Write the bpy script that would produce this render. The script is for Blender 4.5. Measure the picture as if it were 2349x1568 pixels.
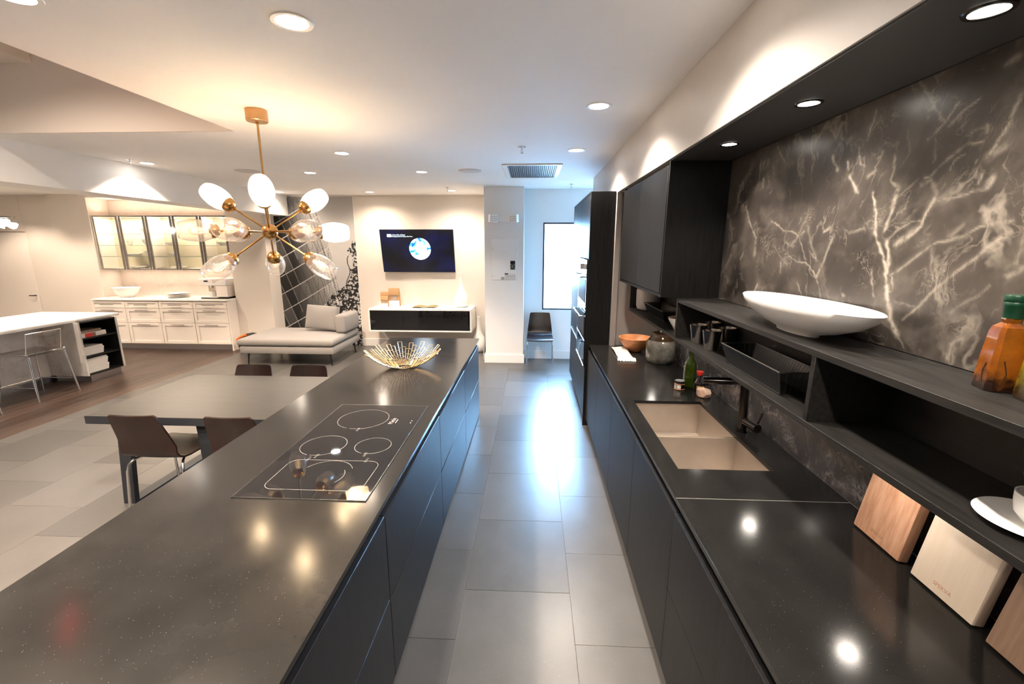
import bpy, bmesh, math, random
import numpy as np
from mathutils import Vector, Matrix, Euler

for _o in list(bpy.data.objects):
    bpy.data.objects.remove(_o)
S = bpy.context.scene
COL = S.collection
random.seed(7)
rng = np.random.default_rng(11)

# ------------------------------------------------------------------ camera
def make_camera():
    p, y, r = math.radians(12.466), math.radians(2.650), math.radians(0.105)
    yaw = Matrix(((math.cos(y), math.sin(y), 0), (-math.sin(y), math.cos(y), 0), (0, 0, 1)))
    base = Matrix(((1, 0, 0), (0, 0, -1), (0, 1, 0)))
    pit = Matrix(((1, 0, 0), (0, math.cos(p), -math.sin(p)), (0, math.sin(p), math.cos(p))))
    rol = Matrix(((math.cos(r), -math.sin(r), 0), (math.sin(r), math.cos(r), 0), (0, 0, 1)))
    R = rol @ pit @ base @ yaw
    m = Matrix((R[0], -R[1], -R[2])).transposed().to_4x4()
    m.translation = (0, 0, 1.95)
    cd = bpy.data.cameras.new('camera')
    cd.sensor_width = 36.0
    cd.lens = 1000.93 / 2349 * 36.0
    cd.clip_start = 0.02
    cam = bpy.data.objects.new('camera', cd)
    cam.matrix_world = m
    COL.objects.link(cam)
    S.camera = cam
make_camera()

# ------------------------------------------------------------------ world, exposure
W = bpy.data.worlds.new('world')
S.world = W
W.use_nodes = True
wn = W.node_tree.nodes
# overcast sky: bright above the horizon, dimmer ground below it
_tc = wn.new('ShaderNodeTexCoord'); _sp = wn.new('ShaderNodeSeparateXYZ'); _mr = wn.new('ShaderNodeMapRange'); _mx = wn.new('ShaderNodeMix')
_mx.data_type = 'RGBA'
_mr.inputs['From Min'].default_value = -0.05; _mr.inputs['From Max'].default_value = 0.12
_mx.inputs['A'].default_value = (1.6, 2.1, 2.7, 1); _mx.inputs['B'].default_value = (8.0, 14.0, 21.0, 1)
W.node_tree.links.new(_tc.outputs['Generated'], _sp.inputs[0]); W.node_tree.links.new(_sp.outputs[2], _mr.inputs['Value'])
W.node_tree.links.new(_mr.outputs[0], _mx.inputs['Factor']); W.node_tree.links.new(_mx.outputs['Result'], wn['Background'].inputs[0])
wn['Background'].inputs[1].default_value = 1.0
S.view_settings.view_transform = 'Standard'
S.view_settings.look = 'None'
S.view_settings.gamma = 1.0
S.view_settings.use_curve_mapping = False
S.view_settings.exposure = 1.5

WARM = (1.0, 0.80, 0.62)
NEUT = (1.0, 0.88, 0.76)
E_DOWN = 60.0       # watts of an ordinary ceiling downlight
E_WASH = 66.0       # kitchen zone at the left
E_SOFFIT = 9.5
E_UNDER = 1.6
E_BULB = 118.0
E_DAY = 110.0

def area(name, loc, rot, sx, sy, e, col, spread=180):
    l = bpy.data.lights.new(name, 'AREA')
    l.shape = 'RECTANGLE'; l.size = sx; l.size_y = sy
    l.energy = e; l.color = col; l.spread = math.radians(spread)
    o = bpy.data.objects.new(name, l)
    o.location = loc; o.rotation_euler = rot
    COL.objects.link(o)
    return o
# daylight entering through the window opening (faces -y into the room)
area('window_daylight', (0.86, 7.80, 1.75), (math.radians(-58), 0, 0), 1.30, 1.2, E_DAY, (0.26, 0.56, 1.0), 130)

# ------------------------------------------------------------------ helpers
def tag(o, label=None, cat=None, group=None, kind=None):
    if label: o['label'] = label
    if cat: o['category'] = cat
    if group: o['group'] = group
    if kind: o['kind'] = kind
    return o

def thing(name, label, cat, loc=(0, 0, 0), rz=0.0, group=None):
    o = bpy.data.objects.new(name, None)
    o.empty_display_size = 0.05
    COL.objects.link(o)
    o.location = loc
    o.rotation_euler = (0, 0, rz)
    return tag(o, label, cat, group)

def origin_of(p):
    v = Vector((0, 0, 0))
    while p is not None:
        v += p.location
        p = p.parent
    return v

class MB:
    def __init__(self):
        self.bm = bmesh.new()
    def box(self, x0, x1, y0, y1, z0, z1, b=0.0, mi=0, seg=1):
        bm = self.bm
        vs = [bm.verts.new((x, y, z)) for x in (x0, x1) for y in (y0, y1) for z in (z0, z1)]
        F = [(0, 1, 3, 2), (4, 6, 7, 5), (0, 4, 5, 1), (2, 3, 7, 6), (0, 2, 6, 4), (1, 5, 7, 3)]
        fs = [bm.faces.new([vs[i] for i in f]) for f in F]
        for f in fs: f.material_index = mi
        if b > 0:
            es = list({e for f in fs for e in f.edges})
            bmesh.ops.bevel(bm, geom=es, offset=b, segments=seg, affect='EDGES', profile=0.5)
        return self
    def hexa(self, pts, mi=0, b=0.0):
        # pts: 8 points, bottom ring 0-3 then top ring 4-7
        bm = self.bm
        vs = [bm.verts.new(p) for p in pts]
        F = [(3, 2, 1, 0), (4, 5, 6, 7), (0, 1, 5, 4), (1, 2, 6, 5), (2, 3, 7, 6), (3, 0, 4, 7)]
        fs = [bm.faces.new([vs[i] for i in f]) for f in F]
        for f in fs: f.material_index = mi
        if b > 0:
            es = list({e for f in fs for e in f.edges})
            bmesh.ops.bevel(bm, geom=es, offset=b, segments=2, affect='EDGES', profile=0.5)
        return self
    def lathe(self, prof, c=(0, 0, 0), n=32, sx=1.0, sy=1.0, M=None, a0=0.0, mi=0):
        bm = self.bm
        rings = []
        for r, z in prof:
            if r < 1e-6:
                p = Vector((c[0], c[1], c[2] + z))
                rings.append([bm.verts.new(M @ p if M else p)])
            else:
                ring = []
                for i in range(n):
                    a = a0 + 2 * math.pi * i / n
                    p = Vector((c[0] + r * sx * math.cos(a), c[1] + r * sy * math.sin(a), c[2] + z))
                    ring.append(bm.verts.new(M @ p if M else p))
                rings.append(ring)
        for A, B in zip(rings[:-1], rings[1:]):
            if len(A) == 1 and len(B) == 1: continue
            for i in range(n):
                j = (i + 1) % n
                if len(A) == 1: f = bm.faces.new((A[0], B[j], B[i]))
                elif len(B) == 1: f = bm.faces.new((A[i], A[j], B[0]))
                else: f = bm.faces.new((A[i], A[j], B[j], B[i]))
                f.material_index = mi
        return self
    def cyl(self, p0, p1, r0, r1=None, n=20, mi=0):
        r1 = r0 if r1 is None else r1
        p0 = Vector(p0); p1 = Vector(p1)
        d = p1 - p0
        q = d.to_track_quat('Z', 'Y').to_matrix().to_4x4()
        M = Matrix.Translation(p0) @ q
        L = d.length
        return self.lathe([(0, 0), (r0, 0), (r1, L), (0, L)], n=n, M=M, mi=mi)
    def tube(self, pts, r, n=8, mi=0, closed=False):
        bm = self.bm
        P = [Vector(p) for p in pts]
        k = len(P)
        rings = []
        up = None
        for i in range(k):
            a = P[i - 1] if (i > 0 or closed) else P[i]
            b = P[(i + 1) % k] if (i < k - 1 or closed) else P[i]
            t = (b - a).normalized()
            if up is None:
                up = Vector((0, 0, 1)) if abs(t.z) < 0.9 else Vector((1, 0, 0))
            s = t.cross(up).normalized()
            up = s.cross(t).normalized()
            rr = r[i] if isinstance(r, (list, tuple)) else r
            rings.append([bm.verts.new(P[i] + rr * (math.cos(2 * math.pi * j / n) * s + math.sin(2 * math.pi * j / n) * up)) for j in range(n)])
        m = k if closed else k - 1
        for i in range(m):
            A = rings[i]; B = rings[(i + 1) % k]
            for j in range(n):
                f = bm.faces.new((A[j], A[(j + 1) % n], B[(j + 1) % n], B[j]))
                f.material_index = mi
        if not closed:
            bm.faces.new(rings[0][::-1]).material_index = mi
            bm.faces.new(rings[-1]).material_index = mi
        return self
    def prism(self, poly, axis, a0, a1, mi=0, b=0.0):
        # poly: 2-D points, extruded along axis 'x','y','z' from a0 to a1
        def P(u, v, w):
            return {'x': (w, u, v), 'y': (u, w, v), 'z': (u, v, w)}[axis]
        bm = self.bm
        A = [bm.verts.new(P(u, v, a0)) for u, v in poly]
        B = [bm.verts.new(P(u, v, a1)) for u, v in poly]
        n = len(poly)
        fs = [bm.faces.new(A), bm.faces.new(B[::-1])]
        for i in range(n):
            fs.append(bm.faces.new((A[i], B[i], B[(i + 1) % n], A[(i + 1) % n])))
        for f in fs: f.material_index = mi
        bmesh.ops.recalc_face_normals(bm, faces=fs)
        if b > 0:
            es = list({e for f in fs for e in f.edges})
            bmesh.ops.bevel(bm, geom=es, offset=b, segments=2, affect='EDGES', profile=0.5)
        return self
    def grid(self, x0, x1, z0, z1, nx, nz, fn):
        bm = self.bm
        V = [[bm.verts.new(fn(x0 + (x1 - x0) * i / nx, z0 + (z1 - z0) * j / nz)) for j in range(nz + 1)] for i in range(nx + 1)]
        for i in range(nx):
            for j in range(nz):
                bm.faces.new((V[i][j], V[i + 1][j], V[i + 1][j + 1], V[i][j + 1]))
        return self
    def mesh(self, name, mats, off=Vector((0, 0, 0)), fix=True, sharp=38):
        bm = self.bm
        if fix:
            bmesh.ops.recalc_face_normals(bm, faces=bm.faces[:])
        for f in bm.faces: f.smooth = True
        if off.length > 0:
            bmesh.ops.translate(bm, verts=bm.verts[:], vec=-off)
        me = bpy.data.meshes.new(name)
        bm.to_mesh(me); bm.free()
        for m in (mats if isinstance(mats, (list, tuple)) else [mats]):
            me.materials.append(m)
        me.set_sharp_from_angle(angle=math.radians(sharp))
        return me
    def build(self, name, mats, parent=None, world=True, origin=None, sharp=38):
        off = Vector((0, 0, 0))
        if world and parent is not None: off = origin_of(parent)
        if origin is not None: off = Vector(origin)
        me = self.mesh(name, mats, off, sharp=sharp)
        o = bpy.data.objects.new(name, me)
        COL.objects.link(o)
        if parent is not None: o.parent = parent
        elif origin is not None: o.location = off
        return o

def copy_tree(o, parent=None):
    c = o.copy()
    COL.objects.link(c)
    c.parent = parent
    for ch in list(o.children):
        copy_tree(ch, c)
    return c

def struct(mb, name, mat, label=None):
    o = mb.build(name, mat)
    o['kind'] = 'structure'
    if label: o['label'] = label
    return o

def single(mb, name, mat, label, cat, origin, group=None, **k):
    o = mb.build(name, mat, origin=origin, **k)
    return tag(o, label, cat, group)

def text_mesh(s, size, mat, ext=0.0004, align='CENTER'):
    cu = bpy.data.curves.new('lettering', 'FONT')
    cu.body = s; cu.size = size; cu.extrude = ext
    cu.align_x = align; cu.align_y = 'CENTER'; cu.resolution_u = 2
    t = bpy.data.objects.new('lettering', cu)
    COL.objects.link(t)
    bpy.context.view_layer.update()
    me = bpy.data.meshes.new_from_object(t.evaluated_get(bpy.context.evaluated_depsgraph_get()))
    bpy.data.objects.remove(t)
    bpy.data.curves.remove(cu)
    me.materials.clear(); me.materials.append(mat)
    return me

def text(s, size, mat, M, parent, name='lettering', **k):
    me = text_mesh(s, size, mat, **k)
    o = bpy.data.objects.new(name, me)
    COL.objects.link(o)
    M = M.copy()
    if parent is not None:
        o.parent = parent
        M.translation = M.translation - origin_of(parent)
    o.matrix_local = M
    return o

def frame(loc, xdir, ydir):
    x = Vector(xdir).normalized(); y = Vector(ydir).normalized(); z = x.cross(y)
    M = Matrix((x, y, z)).transposed().to_4x4()
    M.translation = loc
    return M

# ------------------------------------------------------------------ materials
def nt(name):
    m = bpy.data.materials.new(name)
    m.use_nodes = True
    n = m.node_tree.nodes; l = m.node_tree.links
    return m, n, l, n['Principled BSDF']

def P(name, col, rough=0.5, metal=0.0, spec=0.5, noise=0.0, nscale=8.0, stretch=(1, 1, 1), bump=0.0, bscale=60.0,
      rnd=0.0, coat=0.0, emit=None, es=0.0, trans=0.0, ior=1.45, col2=None, rvar=0.0, coords='Object', sheen=0.0, contrast=1.0, detail=4.0):
    m, n, l, b = nt(name)
    b.inputs['Roughness'].default_value = rough
    b.inputs['Metallic'].default_value = metal
    b.inputs['Specular IOR Level'].default_value = spec
    b.inputs['Base Color'].default_value = (*col, 1)
    b.inputs['IOR'].default_value = ior
    if coat: b.inputs['Coat Weight'].default_value = coat; b.inputs['Coat Roughness'].default_value = 0.08
    if trans: b.inputs['Transmission Weight'].default_value = trans
    if sheen: b.inputs['Sheen Weight'].default_value = sheen
    if emit: b.inputs['Emission Color'].default_value = (*emit, 1); b.inputs['Emission Strength'].default_value = es
    tc = n.new('ShaderNodeTexCoord'); mp = n.new('ShaderNodeMapping')
    l.new(tc.outputs[coords], mp.inputs[0])
    mp.inputs['Scale'].default_value = stretch
    last = None
    if noise > 0 or col2:
        t = n.new('ShaderNodeTexNoise'); t.inputs['Scale'].default_value = nscale; t.inputs['Detail'].default_value = detail
        t.inputs['Roughness'].default_value = 0.6
        l.new(mp.outputs[0], t.inputs['Vector'])
        mr = n.new('ShaderNodeMapRange')
        mr.inputs['From Min'].default_value = 0.5 - 0.25 / contrast; mr.inputs['From Max'].default_value = 0.5 + 0.25 / contrast
        l.new(t.outputs['Fac'], mr.inputs['Value'])
        mx = n.new('ShaderNodeMix'); mx.data_type = 'RGBA'
        c2 = col2 if col2 else tuple(c * (1 + noise) for c in col)
        c1 = col if col2 else tuple(c * (1 - noise) for c in col)
        mx.inputs['A'].default_value = (*c1, 1); mx.inputs['B'].default_value = (*c2, 1)
        l.new(mr.outputs[0], mx.inputs['Factor'])
        last = mx.outputs['Result']
        if rvar:
            m2 = n.new('ShaderNodeMapRange'); m2.inputs['To Min'].default_value = rough - rvar; m2.inputs['To Max'].default_value = rough + rvar
            l.new(t.outputs['Fac'], m2.inputs['Value']); l.new(m2.outputs[0], b.inputs['Roughness'])
    if rnd > 0:
        oi = n.new('ShaderNodeObjectInfo'); m3 = n.new('ShaderNodeMapRange')
        m3.inputs['To Min'].default_value = 1 - rnd; m3.inputs['To Max'].default_value = 1 + rnd
        l.new(oi.outputs['Random'], m3.inputs['Value'])
        vm = n.new('ShaderNodeVectorMath'); vm.operation = 'SCALE'
        if last: l.new(last, vm.inputs[0])
        else: vm.inputs[0].default_value = col
        l.new(m3.outputs[0], vm.inputs['Scale'])
        last = vm.outputs[0]
    if last: l.new(last, b.inputs['Base Color'])
    if bump > 0:
        t2 = n.new('ShaderNodeTexNoise'); t2.inputs['Scale'].default_value = bscale; t2.inputs['Detail'].default_value = 3
        l.new(mp.outputs[0], t2.inputs['Vector'])
        bp = n.new('ShaderNodeBump'); bp.inputs['Strength'].default_value = bump; bp.inputs['Distance'].default_value = 0.01
        l.new(t2.outputs['Fac'], bp.inputs['Height']); l.new(bp.outputs[0], b.inputs['Normal'])
    return m

def speckle(m, scale, thr, col, width=0.02):
    """scatter small light flecks over the base colour of an existing material"""
    n = m.node_tree.nodes; l = m.node_tree.links; b = n['Principled BSDF']
    tc = n.new('ShaderNodeTexCoord')
    v = n.new('ShaderNodeTexVoronoi'); v.inputs['Scale'].default_value = scale
    l.new(tc.outputs['Object'], v.inputs['Vector'])
    mr = n.new('ShaderNodeMapRange'); mr.inputs['From Min'].default_value = thr; mr.inputs['From Max'].default_value = thr + width
    mr.inputs['To Min'].default_value = 1; mr.inputs['To Max'].default_value = 0
    l.new(v.outputs['Distance'], mr.inputs['Value'])
    sp = n.new('ShaderNodeSeparateColor'); l.new(v.outputs['Color'], sp.inputs[0])
    gt = n.new('ShaderNodeMath'); gt.operation = 'GREATER_THAN'; gt.inputs[1].default_value = 0.62; l.new(sp.outputs[0], gt.inputs[0])
    mu = n.new('ShaderNodeMath'); mu.operation = 'MULTIPLY'; l.new(mr.outputs[0], mu.inputs[0]); l.new(gt.outputs[0], mu.inputs[1])
    mx = n.new('ShaderNodeMix'); mx.data_type = 'RGBA'; mx.inputs['B'].default_value = (*col, 1)
    if b.inputs['Base Color'].links: l.new(b.inputs['Base Color'].links[0].from_socket, mx.inputs['A'])
    else: mx.inputs['A'].default_value = b.inputs['Base Color'].default_value
    l.new(mu.outputs[0], mx.inputs['Factor'])
    l.new(mx.outputs['Result'], b.inputs['Base Color'])
    return m

def emis(name, col, s):
    m, n, l, b = nt(name)
    n.remove(b)
    e = n.new('ShaderNodeEmission'); e.inputs[0].default_value = (*col, 1); e.inputs[1].default_value = s
    l.new(e.outputs[0], n['Material Output'].inputs[0])
    return m

def thin_glass(name, tint=(1, 1, 1), refl=0.5, base=0.04, rough=0.02, milky=0.0, mcol=(1, 0.95, 0.88), seeds=0.0):
    """thin-walled glass: clear straight through with a Fresnel reflection, optional milkiness and seeds"""
    m, n, l, b = nt(name)
    n.remove(b)
    tr = n.new('ShaderNodeBsdfTransparent'); tr.inputs[0].default_value = (*tint, 1)
    gl = n.new('ShaderNodeBsdfGlossy'); gl.inputs['Roughness'].default_value = rough
    lw = n.new('ShaderNodeLayerWeight'); lw.inputs[0].default_value = 0.35
    mr = n.new('ShaderNodeMapRange'); mr.inputs['To Min'].default_value = base; mr.inputs['To Max'].default_value = base + refl
    l.new(lw.outputs['Facing'], mr.inputs['Value'])
    mx = n.new('ShaderNodeMixShader'); l.new(tr.outputs[0], mx.inputs[1]); l.new(gl.outputs[0], mx.inputs[2])
    fac = mr.outputs[0]
    if seeds:
        tc = n.new('ShaderNodeTexCoord')
        t = n.new('ShaderNodeTexNoise'); t.inputs['Scale'].default_value = 42; t.inputs['Detail'].default_value = 3
        l.new(tc.outputs['Object'], t.inputs['Vector'])
        bp = n.new('ShaderNodeBump'); bp.inputs['Strength'].default_value = seeds; bp.inputs['Distance'].default_value = 0.01
        l.new(t.outputs['Fac'], bp.inputs['Height']); l.new(bp.outputs[0], gl.inputs['Normal']); l.new(bp.outputs[0], lw.inputs['Normal'])
    l.new(fac, mx.inputs[0])
    out = mx.outputs[0]
    if milky:
        df = n.new('ShaderNodeBsdfDiffuse'); df.inputs[0].default_value = (*mcol, 1)
        tl = n.new('ShaderNodeBsdfTranslucent'); tl.inputs[0].default_value = (*mcol, 1)
        ad = n.new('ShaderNodeMixShader'); ad.inputs[0].default_value = 0.6
        l.new(df.outputs[0], ad.inputs[1]); l.new(tl.outputs[0], ad.inputs[2])
        m2 = n.new('ShaderNodeMixShader'); m2.inputs[0].default_value = milky
        l.new(out, m2.inputs[1]); l.new(ad.outputs[0], m2.inputs[2]); out = m2.outputs[0]
    l.new(out, n['Material Output'].inputs[0])
    return m

def wood(name, dark, light, scale, axis='Z', rough=0.45, rnd=0.0, bump=0.05, spec=0.5, stretch=14.0):
    st = {'X': (1, stretch, stretch), 'Y': (stretch, 1, stretch), 'Z': (stretch, stretch, 1)}[axis]
    return P(name, dark, rough=rough, col2=light, nscale=scale, stretch=st, rnd=rnd, bump=bump, bscale=scale * 2, spec=spec, contrast=1.3)

def marble(name, base, dark, vein, use_attr=False, rough=0.22, vs=1.0, amount=1.0):
    m, n, l, b = nt(name)
    b.inputs['Roughness'].default_value = rough
    tc = n.new('ShaderNodeTexCoord')
    warp = n.new('ShaderNodeTexNoise'); warp.inputs['Scale'].default_value = 2.2 * vs; warp.inputs['Detail'].default_value = 5
    l.new(tc.outputs['Object'], warp.inputs['Vector'])
    vm = n.new('ShaderNodeVectorMath'); vm.operation = 'MULTIPLY_ADD'
    vm.inputs[1].default_value = (0.55, 0.55, 0.55)
    l.new(warp.outputs['Color'], vm.inputs[0]); l.new(tc.outputs['Object'], vm.inputs[2])
    def ridge(scale, width, stretch=(1, 1, 1), det=5.0):
        mp = n.new('ShaderNodeMapping'); mp.inputs['Scale'].default_value = stretch
        l.new(vm.outputs[0], mp.inputs[0])
        t = n.new('ShaderNodeTexNoise'); t.inputs['Scale'].default_value = scale; t.inputs['Detail'].default_value = det
        l.new(mp.outputs[0], t.inputs['Vector'])
        s = n.new('ShaderNodeMath'); s.operation = 'SUBTRACT'; s.inputs[1].default_value = 0.5; l.new(t.outputs['Fac'], s.inputs[0])
        a = n.new('ShaderNodeMath'); a.operation = 'ABSOLUTE'; l.new(s.outputs[0], a.inputs[0])
        r = n.new('ShaderNodeMapRange'); r.inputs['From Min'].default_value = 0; r.inputs['From Max'].default_value = width
        r.inputs['To Min'].default_value = 1; r.inputs['To Max'].default_value = 0
        l.new(a.outputs[0], r.inputs['Value'])
        return r.outputs[0]
    def mask(scale, lo, hi):
        t = n.new('ShaderNodeTexNoise'); t.inputs['Scale'].default_value = scale; t.inputs['Detail'].default_value = 4
        l.new(tc.outputs['Object'], t.inputs['Vector'])
        r = n.new('ShaderNodeMapRange'); r.inputs['From Min'].default_value = lo; r.inputs['From Max'].default_value = hi
        l.new(t.outputs['Fac'], r.inputs['Value'])
        return r.outputs[0]
    def mul(a, c, k=None):
        q = n.new('ShaderNodeMath'); q.operation = 'MULTIPLY'; l.new(a, q.inputs[0])
        if k is None: l.new(c, q.inputs[1])
        else: q.inputs[1].default_value = k
        return q.outputs[0]
    def mixc(fac, A, B):
        q = n.new('ShaderNodeMix'); q.data_type = 'RGBA'; l.new(fac, q.inputs['Factor'])
        for k, v in (('A', A), ('B', B)):
            if isinstance(v, tuple): q.inputs[k].default_value = (*v, 1)
            else: l.new(v, q.inputs[k])
        return q.outputs['Result']
    c = mixc(mask(3.0 * vs, 0.35, 0.65), dark, base)
    cloud = tuple(0.5 * (x + y) for x, y in zip(base, vein))
    c = mixc(mul(mask(9.0 * vs, 0.5, 0.75), None, 0.5 * amount), c, cloud)
    c = mixc(mul(mul(ridge(2.4 * vs, 0.018, (1, 1, 0.6)), mask(3.5 * vs, 0.42, 0.6)), None, 0.75 * amount), c, vein)
    c = mixc(mul(mul(ridge(7.0 * vs, 0.02, (1, 1, 0.7)), mask(5 * vs, 0.48, 0.62)), None, 0.6 * amount), c, vein)
    c = mixc(mul(mul(ridge(22.0 * vs, 0.035), mask(7 * vs, 0.52, 0.66)), None, 0.5 * amount), c, vein)
    if use_attr:
        at = n.new('ShaderNodeAttribute'); at.attribute_name = 'vein'
        brk = n.new('ShaderNodeTexNoise'); brk.inputs['Scale'].default_value = 45; brk.inputs['Detail'].default_value = 5
        l.new(tc.outputs['Object'], brk.inputs['Vector'])
        r = n.new('ShaderNodeMapRange'); r.inputs['From Min'].default_value = 0.32; r.inputs['From Max'].default_value = 0.55
        r.inputs['To Min'].default_value = 0.25; r.inputs['To Max'].default_value = 0.85
        l.new(brk.outputs['Fac'], r.inputs['Value'])
        c = mixc(mul(at.outputs['Fac'], r.outputs[0]), c, tuple(min(1, v * 1.15) for v in vein))
    l.new(c, b.inputs['Base Color'])
    return m

M = {}
M['ceil'] = P('ceiling_paint', (0.87, 0.845, 0.82), 0.75, noise=0.02, nscale=1.5)
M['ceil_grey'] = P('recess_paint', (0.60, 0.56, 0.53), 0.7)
M['wall'] = P('wall_paint_cream', (0.74, 0.675, 0.605), 0.7, noise=0.02, nscale=1.2)
M['wallwhite'] = P('wall_paint_white', (0.80, 0.785, 0.76), 0.65, noise=0.02, nscale=1.2)
M['fascia'] = P('fascia_paint_grey', (0.60, 0.56, 0.52), 0.45, noise=0.03, nscale=2)
M['taupe'] = P('niche_paint_taupe', (0.26, 0.23, 0.215), 0.6, noise=0.03, nscale=2)
M['soffit'] = P('soffit_paint_black', (0.030, 0.028, 0.027), 0.55)
M['trimwhite'] = P('trim_white_gloss', (0.84, 0.82, 0.79), 0.4)
M['black'] = P('black_matt', (0.006, 0.006, 0.006), 0.6)
M['blackgap'] = P('recess_black', (0.004, 0.004, 0.004), 0.8, spec=0.1)
M['tile'] = speckle(P('floor_tile_grey', (0.070, 0.067, 0.064), 0.30, noise=0.10, nscale=5.0, rnd=0.20, rvar=0.05, bump=0.02, bscale=90), 60, 0.09, (0.14, 0.14, 0.14))
M['tilebeige'] = M['tile']
M['grout'] = P('grout_grey', (0.16, 0.155, 0.15), 0.8)
M['plank'] = wood('floor_oak_dark', (0.026, 0.016, 0.012), (0.062, 0.038, 0.028), 3.0, 'Y', rough=0.36, rnd=0.32)
M['quartz'] = speckle(P('worktop_quartz_black', (0.012, 0.0115, 0.011), 0.155, noise=0.2, nscale=6, rvar=0.03, spec=0.29), 110, 0.08, (0.10, 0.095, 0.09))
M['oakblack'] = wood('black_oak_veneer', (0.005, 0.005, 0.0055), (0.011, 0.0105, 0.0105), 5.0, 'Z', rough=0.45, bump=0.06, spec=0.18)
M['oakshelf'] = wood('black_oak_shelf', (0.009, 0.0085, 0.008), (0.024, 0.022, 0.020), 5.0, 'Y', rough=0.48, bump=0.05, spec=0.3)
M['oakin'] = wood('black_oak_inside', (0.006, 0.006, 0.006), (0.012, 0.011, 0.011), 5.0, 'Y', rough=0.5, bump=0.03)
M['lacquer'] = wood('black_lacquer_front', (0.006, 0.007, 0.009), (0.012, 0.013, 0.016), 4.0, 'Z', rough=0.42, bump=0.02, spec=0.22)
M['marble'] = speckle(marble('dark_marble', (0.062, 0.052, 0.046), (0.020, 0.0165, 0.015), (0.34, 0.30, 0.25), use_attr=True, amount=0.7, rough=0.34), 85, 0.075, (0.26, 0.22, 0.18), 0.03)
M['marble2'] = marble('dark_marble_splash', (0.060, 0.055, 0.055), (0.030, 0.027, 0.028), (0.30, 0.27, 0.26), vs=1.3, amount=0.7)
M['marblewhite'] = marble('white_marble', (0.72, 0.70, 0.68), (0.60, 0.58, 0.57), (0.40, 0.36, 0.33), vs=0.8, rough=0.25, amount=0.8)
M['stonelight'] = marble('pale_stone_splash', (0.66, 0.58, 0.52), (0.60, 0.53, 0.47), (0.75, 0.69, 0.62), vs=1.6, rough=0.35, amount=0.5)
M['steel'] = P('brushed_steel', (0.72, 0.62, 0.53), 0.20, metal=1, noise=0.28, nscale=4, stretch=(1, 4, 1), bump=0.12, bscale=7)
M['steelwall'] = P('brushed_steel_shaded', (0.42, 0.365, 0.315), 0.36, metal=0.7, noise=0.06, nscale=8)  # shaded copy of the sink steel, darker to paint shade on basin walls
M['steelfloor'] = P('brushed_steel_lit', (0.52, 0.45, 0.38), 0.30, metal=0.7, col2=(0.86, 0.77, 0.67), nscale=3.5, stretch=(1, 3.5, 1), detail=6)  # lit copy of the sink steel, lighter, with pale reflection streaks painted in
M['handle'] = P('satin_handle', (0.30, 0.28, 0.26), 0.3, metal=1)
M['speaker'] = P('speaker_grille', (0.62, 0.59, 0.57), 0.8)
M['shelfedge'] = P('green_glass_edge', (0.22, 0.34, 0.27), 0.2)
M['cabin'] = P('cabinet_inside_tan', (0.60, 0.54, 0.42), 0.5)
M['trimdark'] = P('dark_alu_edge', (0.22, 0.22, 0.22), 0.3, metal=1)
M['chrome'] = P('chrome', (0.78, 0.78, 0.78), 0.08, metal=1)
M['gunmetal'] = P('gunmetal', (0.20, 0.185, 0.175), 0.22, metal=1)
M['alu'] = P('satin_aluminium', (0.60, 0.60, 0.62), 0.30, metal=1)
M['brass'] = P('aged_brass', (0.62, 0.36, 0.13), 0.24, metal=1, noise=0.06, nscale=15)
M['brasslight'] = P('polished_brass_canopy', (0.80, 0.47, 0.22), 0.28, metal=1)
M['gold'] = P('gold_wire', (0.78, 0.56, 0.28), 0.25, metal=1)
M['white'] = P('white_ceramic', (0.86, 0.85, 0.83), 0.22)
M['whitematt'] = P('white_matt', (0.84, 0.82, 0.79), 0.5)
M['cabwhite'] = P('cream_cabinet_paint', (0.80, 0.74, 0.68), 0.38)
M['topwhite'] = P('white_quartz', (0.88, 0.86, 0.82), 0.25, noise=0.02, nscale=4)
M['fabric'] = P('grey_fabric', (0.215, 0.200, 0.190), 0.9, noise=0.05, nscale=200, bump=0.25, bscale=450, sheen=0.2)
M['walnut'] = wood('dark_walnut_ply', (0.007, 0.003, 0.0022), (0.017, 0.0065, 0.0045), 3.0, 'Z', rough=0.32, bump=0.02)
M['tabletop'] = wood('grey_oak_table', (0.013, 0.0118, 0.0105), (0.024, 0.022, 0.020), 3.0, 'X', rough=0.42, bump=0.03)
M['tableedge'] = P('table_edge_black', (0.012, 0.014, 0.018), 0.45)
M['glassblack'] = P('black_glass', (0.006, 0.006, 0.007), 0.03, spec=0.7)
M['print'] = P('printed_line_white', (0.22, 0.21, 0.20), 0.4)
M['doorglass'] = thin_glass('clear_pane', (0.98, 0.99, 0.98), 0.12, 0.02)
M['shelfglass'] = thin_glass('green_edge_glass', (0.985, 0.995, 0.99), 0.08, 0.015)
M['acrylic'] = thin_glass('clear_acrylic', (0.96, 0.96, 0.96), 0.5, 0.05)
M['acrylicedge'] = P('acrylic_edge', (0.82, 0.80, 0.77), 0.12)
M['shade'] = thin_glass('seeded_clear_glass', (0.96, 0.94, 0.92), 0.7, 0.12, 0.03, milky=0.14, seeds=0.5)
M['shadelit'] = thin_glass('seeded_glass_painted_glow', (1, 0.97, 0.92), 0.2, 0.03, 0.1, milky=0.48, mcol=(1.0, 0.93, 0.82), seeds=0.3)  # lit copy of the seeded glass; milkiness paints in the bulb's glow
M['lamp'] = emis('lamp_face', (1.0, 0.93, 0.84), 16)
M['lampblue'] = emis('lamp_face_cool', (1.0, 0.95, 0.9), 16)
M['bulb'] = emis('bulb_bright', (1.0, 0.76, 0.48), 75)
M['bulbdim'] = emis('bulb_filament', (1.0, 0.60, 0.25), 5.0)
M['led'] = emis('led_strip', (1.0, 0.84, 0.62), 10)
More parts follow.
